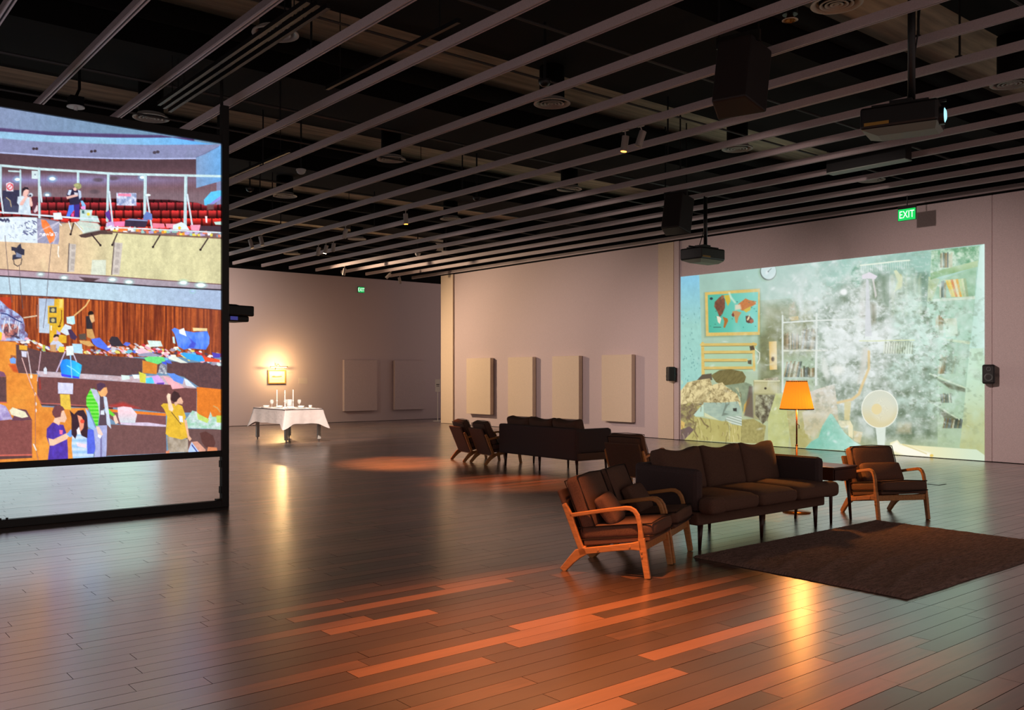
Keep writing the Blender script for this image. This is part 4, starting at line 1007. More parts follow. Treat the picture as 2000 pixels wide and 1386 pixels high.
    for q in (zE([(1040, 120), (1145, 130), (1115, 545), (1020, 540)]), zD([(90, 645), (205, 655), (160, 1085), (55, 1080)])):
        P(q, (196, 186, 178)); Ln([q[0], q[3]], 2.2, (110, 96, 92)); 
        for k in range(4):
            a = [(q[0][0] * (1 - t) + q[3][0] * t, q[0][1] * (1 - t) + q[3][1] * t) for t in (k / 4 + .03, k / 4 + .2)]
            P([(a[0][0] + 5, a[0][1]), (a[0][0] + 12, a[0][1] + 1), (a[1][0] + 12, a[1][1] + 1), (a[1][0] + 5, a[1][1])], (176, 166, 160))
    P(zE([(1385, 365), (1595, 365), (1590, 595), (1365, 590)]), (208, 216, 200), .9); P(zE([(600, 370), (660, 300), (730, 540), (640, 540)]), (222, 200, 160), .5, 6)
    Ln(zE([(880, 160), (872, 270), (885, 320)]), 2, (240, 236, 226))
    # banners
    P([(LFT, 424)] + zC([(0, 905), (300, 895), (625, 910), (640, 1340), (300, 1325), (0, 1310)]) + [(LFT, 470)], (214, 226, 236))
    br = random.Random(21)
    for i in range(58):
        x = br.uniform(-300, 600) if i > 26 else br.uniform(370, 590); y = br.uniform(940, 1210) if i <= 26 else br.uniform(930, 1290)
        a = br.choice((-.5, .9, .2, 1.4)); l = br.uniform(20, 80); Ln(zC([(x, y), (x + l * cos(a), y + l * sin(a) * .6)]), br.uniform(.9, 2.4) if i <= 26 else .9, (84, 88, 128), .85 if i <= 26 else .6)
    for i in range(9): E(*zC([(i * 19, 950 + br.uniform(-20, 20))])[0], 1.8, 2.6, (54, 54, 84), .9)
    P(zC([(625, 925), (810, 945), (1005, 985), (1000, 1300), (985, 1360), (635, 1335)]), lambda x, y: lerp((122, 120, 150), (176, 176, 200), fbm((x + y) / 9, (x - y) / 22, 4)))
    P(zC([(695, 940), (775, 950), (840, 1030), (880, 1110), (935, 1200), (915, 1300), (840, 1345), (770, 1180), (710, 1060)]), lambda x, y: lerp((240, 106, 48), (246, 150, 90), fbm(x / 7, y / 7, 3)))
    for q in ([(1000, 980), (700, 1120)], [(990, 990), (850, 1080)], [(630, 1280), (760, 1200)], [(900, 1340), (980, 1180)]): Ln(zC(q), 2.0, (214, 206, 220), .7, 2)
    xs = zC([(818, 1165)])[0]; cv.mesh2d(TAI, xs[0], xs[1] + 2.6, -12.0, 9.5, (246, 244, 250))
    # ledge with lights, black line, pale wall
    P([(LFT, 500)] + zE([(0, 506), (1694, 612)]) + zD([(500, 1140), (1560, 1218), (1560, 1295), (0, 1205)]) + zE([(0, 612)]) + [(LFT, 520)], lambda x, y: lerp((176, 148, 160), (160, 148, 160), np.clip(x / 300, 0, 1)))
    Ln([(LFT, 490)] + zE([(0, 505), (850, 560), (1694, 612)]) + zD([(500, 1140), (1560, 1216)]), 1.6, (110, 72, 74))
    P([(LFT, 520)] + zE([(0, 612), (1694, 718)]) + zD([(600, 1245), (1560, 1292)]) + [(445, 640), (LFT, 640)], lambda x, y: lerp((178, 202, 216), (160, 178, 206), np.clip((x - 200) / 200, 0, 1)))
    Ln([(LFT, 505)] + zE([(0, 605), (700, 652), (1694, 716)]) + zD([(600, 1240), (1560, 1290)]), 2.6, (42, 32, 40))
    for q, r, c in zip(zE([(610, 580), (965, 632), (1690, 660)]) + zD([(290, 1182), (1025, 1190), (1262, 1225), (1150, 1308)]), (4, 5, 6, 6.5, 7, 8.5, 2.5), [(235, 250, 250)] * 6 + [(180, 190, 255)]): E(q[0], q[1], r + 3, r * .5 + 2.5, (160, 226, 216), .5, 5); E(q[0], q[1], r, r * .48, c, soft=2)
    P(zE([(1190, 620), (1500, 645), (1400, 690), (1290, 690)]), (78, 58, 62), .95, 2)
    # timber wall
    def timber(x, y):
        n = fbm(x / 3.2, y / 90, 5, 2); t = np.clip((n - .33) * 2.8, 0, 1); c = lerp((104, 44, 30), (188, 92, 44), t); r = np.clip((x - 330) / 70, 0, 1); c = c * (1 - .35 * r[..., None]) + np.array((130, 70, 60)) * .35 * r[..., None]; return c
    P([(LFT, 560)] + zE([(0, 882), (850, 925), (1694, 985)]) + zG([(400, 95), (900, 130), (1750, 200), (1750, 900), (0, 900)]) + [(LFT, 690)], timber)
    Ln([(LFT, 560)] + zE([(0, 880), (850, 924), (1694, 984)]) + zG([(400, 95), (900, 130), (1750, 198)]), 1.6, (92, 50, 44))
    P(zF([(0, 0), (170, 0), (170, 200), (60, 120), (0, 60)]), (190, 62, 40), .8)
    P(zF([(582, 18), (820, 25), (815, 200), (740, 545), (585, 535)]), lambda x, y: lerp((168, 184, 206), (186, 200, 216), np.clip((y - 590) / 60, 0, 1)))
    P(zF([(820, 25), (960, 30), (955, 480), (900, 560), (1000, 580), (1000, 690), (745, 690), (745, 400), (720, 400), (720, 130), (815, 130)]), lambda x, y: lerp((222, 160, 40), (214, 186, 64), fbm(x / 4, y / 6, 4)))
    P(zF([(895, 30), (950, 30), (945, 160), (890, 160)]), (250, 216, 120), .8, 3)
    for q in ([(742, 150), (850, 150), (850, 240), (742, 235)], [(742, 305), (850, 305), (850, 392), (742, 388)]): P(zF(q), (74, 74, 72)); c_ = zF([(797, (q[0][1] + q[2][1]) / 2)])[0]; E(c_[0], c_[1], 3.8, 3.8, (190, 176, 120)); 
    Ln(zF([(925, 200), (925, 330), (895, 440)]), 1.8, (110, 50, 30)); P(zF([(870, 430), (915, 430), (910, 450), (870, 450)]), (60, 36, 30))
    P(zF([(905, 520), (980, 405), (1075, 440), (1060, 560), (1000, 575)]), (205, 216, 226)); P(zF([(1000, 300), (1120, 280), (1130, 400), (1090, 415), (1005, 395)]), lambda x, y: lerp((150, 210, 230), (214, 228, 222), fbm(x / 5, y / 5, 2)))
    P(zF([(760, 430), (780, 430), (778, 500), (760, 500)]), (236, 240, 240)); P(zF([(855, 490), (880, 520), (910, 530), (905, 570), (850, 560)]), (180, 160, 220))
    Ln(zF([(1345, 40), (1290, 130), (1200, 210), (1120, 275)]), 2.4, (226, 186, 120)); Ln(zF([(360, 310), (555, 280)]), 2.6, (206, 186, 158)); Ln(zF([(562, 120), (562, 470)]), 1.4, (150, 110, 100))
    # foam pile at the left
    P([(LFT, 570), (-60, 575)] + zF([(0, 45), (60, 100), (130, 165), (200, 200), (300, 270), (350, 330), (375, 430), (370, 500), (420, 560), (400, 660), (0, 660)]) + [(LFT, 665)], lambda x, y: lerp((168, 190, 232), (112, 92, 130), np.clip(2.6 * fbm(x / 8, y / 8, 4, 1) - .8, 0, 1)))
    P(zF([(20, 420), (120, 390), (260, 420), (300, 500), (230, 600), (60, 620)]), lambda x, y: lerp((206, 120, 100), (66, 48, 66), np.clip(3 * fbm(x / 6, y / 6, 4, 3) - 1, 0, 1)), .9, 4)
    fr_ = random.Random(8)
    for i in range(16): x = fr_.uniform(-200, 330); Ln(zF([(x, fr_.uniform(240, 400)), (x + fr_.uniform(-60, 80), fr_.uniform(450, 600))]), 1.7, (220, 222, 232), .9)
    Ln(zF([(20, 240), (110, 260), (240, 340), (330, 380)]), 2.0, (40, 50, 110))
    P([(LFT, 640)] + zF([(0, 520), (25, 530), (60, 600), (20, 650)]) + [(LFT, 660)], (236, 190, 60)); P(zF([(35, 540), (60, 530), (95, 650), (20, 650)]), (236, 170, 180))
    # black T-shirt person by the timber wall, seated person
    P(zF([(1290, 290), (1340, 280), (1385, 380), (1390, 480), (1300, 480)]), (52, 46, 52)); E(*zF([(1365, 250)])[0], 5.5, 5.5, (40, 30, 30)); P(zF([(1345, 270), (1410, 260), (1425, 360), (1380, 390), (1350, 320)]), (216, 170, 120)); P(zF([(1300, 480), (1390, 480), (1430, 610), (1400, 640), (1310, 600)]), (196, 150, 90))
    P(zF([(1180, 560), (1290, 545), (1300, 640), (1200, 640)]), (90, 76, 68)); P(zF([(1020, 490), (1070, 480), (1160, 600), (1130, 650), (1060, 620)]), (72, 52, 82)); P(zF([(1190, 650), (1350, 660), (1420, 735), (1330, 740), (1210, 690)]), (206, 160, 96)); P(zF([(1370, 630), (1500, 610), (1650, 770), (1620, 810), (1460, 750), (1400, 700)]), (84, 112, 226))
    P(zF([(755, 700), (800, 650), (870, 650), (960, 720), (960, 800), (760, 800)]), (196, 200, 220)); E(*zF([(840, 620)])[0], 5.2, 6, (224, 176, 150)); P(zF([(800, 600), (820, 560), (880, 560), (890, 600), (850, 590), (810, 610)]), (48, 38, 46))
    # first desk row
    DK = lambda x, y: lerp((84, 62, 66), (104, 72, 72), fbm(x / 3, y / 3, 3)) 
    OR = lambda x, y: lerp((208, 122, 50), (232, 156, 66), fbm(x / 30, y / 30, 3))
    P([(LFT, 662)] + zF([(0, 660), (260, 680), (240, 1010), (280, 1140), (560, 1160), (600, 1386)]) + [(95, 910), (LFT, 910)], OR)
    P(zF([(160, 870), (240, 880), (240, 1010), (150, 980)]), (150, 90, 60)); P(zF([(145, 930), (200, 905), (240, 925), (235, 1000), (160, 995)]), (112, 160, 240)); P(zF([(130, 1010), (240, 1010), (290, 1140), (200, 1120)]), (190, 70, 40), .8, 4)
    P(zF([(240, 710), (620, 815), (1130, 850), (1694, 890)]) + zG([(530, 925), (520, 1150), (200, 1190)]) + zF([(1694, 1180), (560, 1110), (550, 1150), (280, 1140), (245, 1010)]), DK)
    P(zG([(0, 880), (900, 960), (1200, 985), (1450, 980), (1750, 1040), (1750, 1390), (1430, 1386), (1150, 1200), (880, 1130), (540, 1150), (540, 950)]), DK)
    P(zG([(525, 950), (750, 1000), (740, 1160), (525, 1140)]), (206, 128, 52)); P(zG([(1340, 1350), (1750, 1390), (1750, 1420), (1340, 1420)]), (236, 112, 44))
    # heaps of belongings on the desks
    hp = random.Random(31)
    HC = [(236, 236, 240), (206, 224, 226), (160, 150, 170), (78, 66, 84), (236, 170, 190), (226, 214, 110), (84, 110, 220), (222, 120, 80), (196, 190, 200), (110, 190, 214), (206, 60, 70), (246, 240, 224)]
    def heap(p0, p1, n, h, s):
        for i in range(n):
            t = hp.random(); x = p0[0] + (p1[0] - p0[0]) * t; y = p0[1] + (p1[1] - p0[1]) * t - hp.uniform(0, h); w = hp.uniform(.5, 1.4) * s; a = hp.uniform(-.3, .5)
            c = HC[hp.randrange(len(HC))]; P([(x - w, y - a * w), (x - w * .3, y - w * .6), (x + w * .8, y + a * w - .3 * w), (x + w, y + a * w + .3 * w), (x, y + .5 * w)], c, .95)
    heap((32, 668), (85, 686), 26, 14, 4.5); heap((86, 683), (212, 694), 46, 8, 4); heap((210, 690), (265, 698), 34, 24, 5.5); heap((262, 690), (335, 708), 60, 22, 5.5); heap((335, 700), (430, 712), 50, 24, 5)
    P(zF([(290, 720), (410, 730), (410, 800), (290, 790)]), (226, 170, 60)); P(zF([(320, 810), (405, 815), (400, 905), (330, 895)]), (206, 206, 226)); P(zF([(640, 720), (680, 720), (680, 815), (640, 810)]), (176, 180, 70)); P(zF([(750, 720), (845, 710), (845, 825), (760, 815)]), (196, 150, 104)); P(zF([(890, 740), (970, 750), (965, 830), (885, 825)]), (228, 206, 60)); P(zF([(1085, 700), (1230, 705), (1245, 850), (1110, 840)]), (172, 212, 236))
    # draped blue cloth, green cloth, garments
    P(zG([(965, 490), (1010, 460), (1080, 490), (1300, 530), (1500, 510), (1535, 600), (1530, 700), (1480, 790), (1230, 770), (1150, 790), (1060, 740), (1010, 560)]), lambda x, y: lerp((72, 120, 236), (110, 150, 246), np.clip(2 * fbm(x / 6, y / 18, 3) - .5, 0, 1))); P(zG([(1220, 600), (1330, 700), (1300, 770), (1210, 760), (1260, 680)]), (70, 66, 190), .7, 3)
    P(zG([(1075, 490), (1150, 465), (1190, 590), (1080, 545)]), (232, 236, 240)); P(zG([(1280, 460), (1500, 470), (1500, 510), (1290, 510)]), (228, 206, 150)); P(zG([(975, 600), (1005, 590), (1020, 700), (985, 690)]), (190, 220, 220))
    P(zG([(1090, 850), (1150, 830), (1420, 880), (1470, 960), (1380, 970), (1200, 930)]), (62, 164, 236)); P(zG([(550, 915), (640, 890), (840, 900), (870, 960), (760, 1010), (580, 960)]), (110, 216, 124)); P(zG([(790, 1010), (860, 960), (895, 1010), (890, 1160), (760, 1140)]), lambda x, y: lerp((200, 206, 210), (110, 110, 130), np.clip(2 * fbm(x / 4, y / 4, 3) - .5, 0, 1))); P(zG([(810, 970), (890, 975), (890, 1020), (830, 1000)]), (70, 90, 220))
    P(zG([(420, 800), (520, 760), (640, 820), (620, 870), (480, 860)]), (236, 190, 206)); P(zG([(440, 860), (640, 830), (820, 880), (700, 895), (480, 890)]), (150, 150, 176)); P(zG([(910, 890), (1000, 880), (1210, 990), (1100, 990), (920, 930)]), (220, 226, 216))
    P(zG([(1430, 890), (1690, 940), (1690, 980), (1470, 970)]), (220, 80, 50)); P(zG([(1570, 830), (1700, 850), (1690, 910), (1590, 910)]), (86, 70, 180)); P(zG([(600, 650), (800, 660), (830, 740), (630, 750)]), (206, 226, 220)); P(zG([(20, 660), (60, 590), (150, 600), (250, 740), (60, 740)]), (56, 48, 56))
    # second row shelf
    P(zF([(540, 1110), (1694, 1180)]) + zG([(200, 1190), (900, 1180), (1160, 1230), (1340, 1370), (1000, 1390), (900, 1330), (500, 1290), (0, 1255)]) + zF([(1694, 1255), (1180, 1225), (610, 1200)]), lambda x, y: lerp((178, 148, 152), (206, 196, 208), fbm(x / 8, y / 4, 3)))
    P(zF([(655, 1080), (685, 1045), (705, 1080), (705, 1160), (660, 1155)]), (214, 220, 232)); P(zG([(470, 1120), (580, 1160), (570, 1290), (490, 1280)]), (210, 206, 76)); P(zG([(575, 1220), (690, 1200), (700, 1300), (580, 1300)]), (84, 200, 236)); P(zG([(660, 1190), (760, 1170), (870, 1290), (840, 1320), (720, 1310)]), (206, 160, 226)); P(zG([(740, 1290), (850, 1285), (850, 1330), (740, 1325)]), (100, 70, 170)); P(zG([(830, 1180), (960, 1220), (1160, 1370), (980, 1390), (900, 1290)]), (238, 170, 180)); P(zG([(900, 1150), (1000, 1145), (1150, 1230), (1130, 1310), (1000, 1260)]), (96, 140, 226)); P(zG([(1150, 1220), (1200, 1240), (1330, 1360), (1180, 1330)]), (214, 226, 240)); P(zG([(205, 1170), (330, 1180), (335, 1230), (220, 1250)]), (206, 226, 220)); P(zG([(370, 1165), (480, 1170), (480, 1220), (400, 1230)]), (226, 234, 236))
    # second desk fronts
    P(zF([(560, 1195), (1180, 1225), (1694, 1260)]) + zG([(300, 1275), (950, 1320)]) + zI([(1030, 160), (1240, 140), (1420, 150), (1415, 530), (930, 540), (400, 470), (0, 440)]) + zH([(1794, 440), (650, 400), (590, 250)]), lambda x, y: lerp((104, 66, 66), (122, 76, 74), fbm(x / 3, y / 3, 3)))
    P(zF([(580, 1210), (605, 1215), (620, 1386), (590, 1386)]), (150, 56, 52), .9); Ln(zH([(590, 250), (655, 385), (930, 395), (1400, 430), (1794, 450)]), 1.8, (186, 96, 88)); P(zH([(650, 400), (1800, 450), (1800, 480), (660, 420)]), (78, 52, 54)); P(zI([(20, 420), (250, 370), (520, 470), (60, 440)]), (196, 56, 52), .7, 6)
    P(zI([(1425, 130), (1900, 175), (1900, 760), (1420, 600)]), (216, 120, 44)); P(zI([(0, 475), (930, 545), (930, 590), (0, 520)]), (226, 122, 44))
    P(zH([(650, 440), (1000, 460), (1400, 460), (1400, 1300), (500, 1300), (560, 500), (590, 300)]), OR)
    # left desks
    P([(LFT, 715)] + zF([(0, 1195), (95, 1200), (95, 1386)]) + zH([(100, 0), (105, 370)]) + [(LFT, 790)], DK); P([(LFT, 705)] + zF([(0, 1110), (60, 1130), (95, 1195), (0, 1195)]) + [(LFT, 716)], (126, 82, 108)); Ln([(LFT, 786)] + zH([(0, 370), (105, 372)]), 2, (206, 96, 82))
    P([(LFT, 810)] + zH([(0, 640), (510, 665), (510, 1250), (0, 1280)]) + [(LFT, 900)], lambda x, y: lerp((124, 70, 68), (140, 82, 78), fbm(x / 3, y / 3, 3))); Ln([(LFT, 888)] + zH([(0, 1215), (505, 1205)]), 2.6, (200, 100, 88)); P([(LFT, 890)] + zH([(0, 1235), (510, 1225), (510, 1255), (0, 1275)]) + [(LFT, 897)], (92, 62, 62))
    P(zH([(280, 470), (420, 490), (515, 660), (180, 660)]), (104, 66, 80)); P([(-140, 790)] + zH([(0, 395), (90, 430), (150, 530), (200, 640), (0, 660)]) + [(-140, 825)], lambda x, y: lerp((206, 196, 230), (120, 100, 160), fbm(x / 9, y / 9, 3))); P(zH([(150, 500), (200, 450), (400, 520), (450, 600), (350, 620), (180, 570)]), (226, 220, 190))
    for q in ([(560, 240)], [(570, 395)], [(570, 500)]): c_ = zH(q)[0]; E(c_[0], c_[1], 1.8, 3.4, (240, 232, 232))
    Ln(zH([(455, 0), (560, 240), (565, 900), (560, 1050), (610, 1290)]), 1.5, (170, 110, 90)); Ln(zF([(330, 915), (410, 1160), (490, 1370)]), 1.6, (226, 180, 176)); Ln(zF([(415, 820), (460, 1110), (475, 1210)]), 1.8, (214, 196, 200)); Ln(zF([(615, 820), (560, 1260)]), 1.6, (206, 170, 180)); E(*zF([(470, 1195)])[0], 2.6, 4, (240, 226, 200))
    Ln(zH([(535, 1040), (575, 1130)]), 2.6, (226, 220, 210))
    P(zH([(925, 55), (1165, 70), (1160, 240), (925, 230)]), (206, 206, 232)); P(zH([(955, 240), (1110, 245), (1135, 490), (970, 470)]), (222, 186, 74))
    P(zF([(875, 1285), (1100, 1295), (1095, 1386), (870, 1386)]), (206, 206, 232))
    # hanging blue basket
    P(zF([(905, 950), (1000, 930), (1130, 960), (1230, 1020), (1225, 1080), (1190, 1220), (1080, 1220), (930, 1190), (905, 1050)]), lambda x, y: lerp((40, 126, 236), (52, 186, 250), np.clip((x - 120) / 30, 0, 1))); P(zF([(915, 1150), (1190, 1200), (1190, 1225), (930, 1190)]), (70, 70, 236))
    Ln(zF([(1010, 1030), (1100, 1080), (1190, 1150)]), 2, (120, 220, 250)); Ln(zF([(1060, 880), (1080, 1210)]), 2, (140, 200, 250)); Ln(zF([(980, 820), (850, 1120)]), 2.2, (200, 180, 210)); Ln(zF([(1110, 870), (1150, 970)]), 2, (200, 190, 214)); P(zF([(995, 740), (1100, 730), (1110, 870), (1000, 880)]), (226, 236, 236))
    # camera jib and cables
    P(zE([(170, 165), (250, 180), (280, 140), (310, 115), (325, 190), (370, 210), (365, 295), (330, 290), (325, 340), (185, 365), (190, 290), (240, 280), (215, 230), (172, 225)]), (54, 54, 72)); P(zE([(245, 250), (330, 290), (320, 330), (240, 320)]), (140, 150, 180), .8); 
    Ln(zE([(205, 370), (215, 430), (265, 460), (315, 430), (328, 350)]), 1.6, (60, 52, 58))
    for q in ([(75, 0), (110, 400), (150, 800), (180, 1000)], [(290, 460), (310, 800), (345, 1100)], [(770, 130), (735, 500), (700, 950), (650, 1386)]): Ln(zE(q), 1.2, (96, 84, 90), .85)
    # third row: shelf at the right, people in front
    P(zI([(0, 520), (930, 590), (930, 760), (640, 740), (180, 720), (0, 600)]), (124, 80, 84)); P(zI([(200, 690), (640, 690), (930, 730), (930, 760), (400, 745), (210, 720)]), (206, 190, 214)); P(zI([(160, 450), (250, 435), (380, 450), (470, 560), (440, 700), (200, 690), (170, 600)]), lambda x, y: lerp((236, 204, 214), (196, 206, 214), np.clip((y - 805) / 20, 0, 1)))
    P(zI([(0, 720), (930, 760), (940, 1180), (0, 1220)]) + zH([(1700, 1230), (1500, 1240), (1600, 700)]), lambda x, y: lerp((108, 76, 76), (118, 82, 80), fbm(x / 3, y / 3, 3))); P(zI([(1250, 790), (1900, 800), (1900, 1140), (1250, 1180)]), (106, 78, 76))
    P(zI([(1250, 640), (1350, 500), (1420, 520), (1500, 620), (1600, 640), (1640, 520), (1670, 600), (1800, 600), (1900, 720), (1900, 815), (1650, 790), (1270, 780)]), lambda x, y: lerp((206, 216, 222), (150, 196, 170), np.clip(2 * fbm(x / 8, y / 6, 3) - .5, 0, 1))); P(zI([(1420, 540), (1620, 640), (1590, 700), (1440, 640)]), (190, 214, 110)); P(zI([(1730, 580), (1900, 580), (1900, 700), (1740, 690)]), (190, 206, 90)); Ln(zI([(1690, 430), (1750, 460), (1790, 520)]), 2.5, (200, 150, 90))
    # person in yellow, arm raised
    SK = (224, 176, 148)
    P(zI([(850, 420), (890, 385), (1010, 390), (1130, 400), (1190, 430), (1250, 610), (1230, 640), (1280, 930), (1180, 965), (980, 920), (925, 870), (950, 600), (900, 480)]), lambda x, y: lerp((226, 186, 64), (206, 160, 44), (.5 + .5 * np.sin(y * 2.3)) * .8))
    P(zI([(940, 270), (965, 225), (1005, 240), (1000, 320), (1050, 480), (1030, 520), (975, 490), (960, 380)]), (236, 206, 180)); P(zI([(1110, 310), (1170, 285), (1205, 360), (1190, 400), (1120, 390), (1080, 430), (1060, 380)]), SK); P(zI([(1010, 330), (1025, 230), (1060, 185), (1130, 220), (1160, 280), (1120, 320), (1100, 360), (1060, 370)]), (66, 44, 46))
    P(zI([(1215, 640), (1260, 650), (1300, 900), (1340, 950), (1310, 990), (1280, 950), (1250, 800)]), SK); P(zI([(1130, 580), (1195, 590), (1205, 690), (1150, 680)]), (226, 226, 232)); Ln(zI([(1020, 530), (1170, 720)]), 1.2, (90, 70, 50))
    P(zI([(945, 910), (1190, 965), (1280, 950), (1285, 1160), (970, 1170)]), lambda x, y: lerp((196, 184, 170), (136, 120, 100), fbm(x / 9, y / 14, 3))); P(zI([(930, 1150), (980, 1130), (990, 1190), (930, 1190)]), (206, 130, 100))
    P(zI([(1470, 860), (1560, 830), (1680, 900), (1720, 1020), (1690, 1100), (1560, 1090), (1500, 1000)]), (92, 58, 54)); P(zI([(1330, 1000), (1430, 990), (1560, 1120), (1560, 1180), (1290, 1180), (1280, 1140)]), (206, 150, 130)); P(zI([(1340, 1000), (1460, 1160), (1290, 1180), (1285, 1140)]), (176, 200, 240)); P(zI([(1600, 1080), (1740, 1090), (1760, 1180), (1580, 1180)]), (210, 130, 90)); Ln(zI([(1345, 1050), (1420, 1150)]), 2, (60, 60, 130))
    # three people in front
    P(zH([(745, 790), (840, 690), (930, 720), (1010, 730), (1060, 870), (1080, 1080), (1085, 1290), (760, 1300), (790, 1060), (740, 920)]), lambda x, y: lerp((92, 66, 196), (72, 48, 130), fbm(x / 7, y / 12, 3))); P(zH([(945, 810), (1000, 815), (995, 880), (950, 880)]), (240, 110, 150))
    P(zH([(770, 940), (850, 960), (1060, 860), (1110, 900), (1060, 960), (850, 1060), (790, 1060)]), (236, 190, 160)); P(zH([(870, 620), (960, 560), (1010, 480), (1050, 580), (1065, 630), (1030, 690), (960, 680), (940, 740), (850, 680)]), (232, 190, 166)); P(zH([(830, 520), (860, 440), (930, 410), (1000, 440), (1030, 490), (980, 510), (965, 600), (920, 610), (880, 620), (840, 570)]), (112, 66, 70))
    P(zH([(1060, 880), (1130, 800), (1180, 880), (1120, 930)]), (112, 160, 236)); P(zH([(1150, 900), (1220, 850), (1380, 900), (1490, 1200), (1480, 1270), (1160, 1270), (1140, 1050)]), lambda x, y: lerp((196, 214, 240), (150, 190, 230), .5 + .5 * np.sin(y * .55))); P(zH([(1380, 800), (1500, 800), (1530, 1100), (1490, 1190), (1390, 1190)]), (84, 100, 214)); P(zH([(1220, 1010), (1380, 1040), (1375, 1100), (1230, 1070)]), (236, 206, 216), .9)
    P(zH([(1110, 500), (1180, 560), (1240, 500), (1330, 490), (1390, 600), (1400, 760), (1390, 940), (1300, 900), (1260, 800), (1200, 950), (1140, 880), (1140, 620)]), (60, 40, 50)); P(zH([(1230, 570), (1300, 600), (1340, 680), (1330, 780), (1280, 840), (1260, 700)]), (230, 150, 120)); E(*zH([(1312, 672)])[0], 4, 4, (222, 80, 60)); P(zH([(1220, 810), (1260, 760), (1290, 880), (1230, 880)]), (232, 226, 232))
    P(zH([(1360, 460), (1410, 520), (1520, 780), (1500, 820), (1400, 760), (1390, 600)]), (150, 180, 226))
    P(zH([(1375, 290), (1440, 160), (1500, 150), (1580, 230), (1600, 400), (1570, 640), (1560, 740), (1530, 750), (1420, 480), (1375, 420)]), lambda x, y: lerp((70, 200, 40), (130, 226, 90), .5 + .5 * np.sin(y * .9))); P(zH([(1690, 430), (1794, 560), (1794, 600), (1700, 500)]) + zI([(60, 570), (0, 460)]), (104, 206, 60)); P(zI([(0, 460), (120, 570), (100, 600), (0, 540)]), (104, 206, 60)); P(zI([(90, 590), (130, 570), (175, 690), (130, 720), (100, 650)]), (232, 200, 180))
    P(zH([(1440, 150), (1540, 170), (1600, 300), (1640, 640), (1590, 650), (1560, 400), (1500, 300)]), (186, 190, 214)); P(zH([(1640, 260), (1700, 290), (1720, 420), (1770, 790), (1700, 720), (1660, 400)]), (196, 208, 226)); P(zH([(1590, 280), (1650, 290), (1650, 480), (1690, 560), (1700, 740), (1570, 740), (1590, 560)]), (86, 70, 80)); P(zH([(1605, 500), (1660, 490), (1665, 570), (1600, 565)]), (206, 214, 226))
    P(zH([(1560, 150), (1700, 130), (1715, 210), (1680, 270), (1610, 280), (1570, 230)]), (236, 170, 110)); P(zH([(1540, 80), (1600, 55), (1670, 75), (1680, 110), (1630, 160), (1590, 200), (1550, 170)]), (84, 58, 80))
    P(zH([(1490, 800), (1570, 740), (1705, 735), (1700, 1100), (1690, 1250), (1500, 1260), (1520, 1100)]), lambda x, y: lerp((150, 156, 200), (176, 180, 220), fbm(x / 7, y / 14, 3))); Ln(zH([(1610, 900), (1610, 1240)]), 3, (100, 90, 140), .7); P(zH([(1530, 750), (1580, 760), (1640, 880), (1620, 900), (1560, 870)]), (232, 196, 180)); P(zH([(1560, 880), (1620, 900), (1600, 945), (1560, 920)]), (240, 236, 240))
    n = fbm(cv.X / 1.6, cv.Y / 1.6, 2, 4)[..., None]; cv.C *= .95 + .1 * n; n = fbm(cv.X / 6, cv.Y / 7, 4, 6)[..., None]; cv.C *= .92 + .17 * n

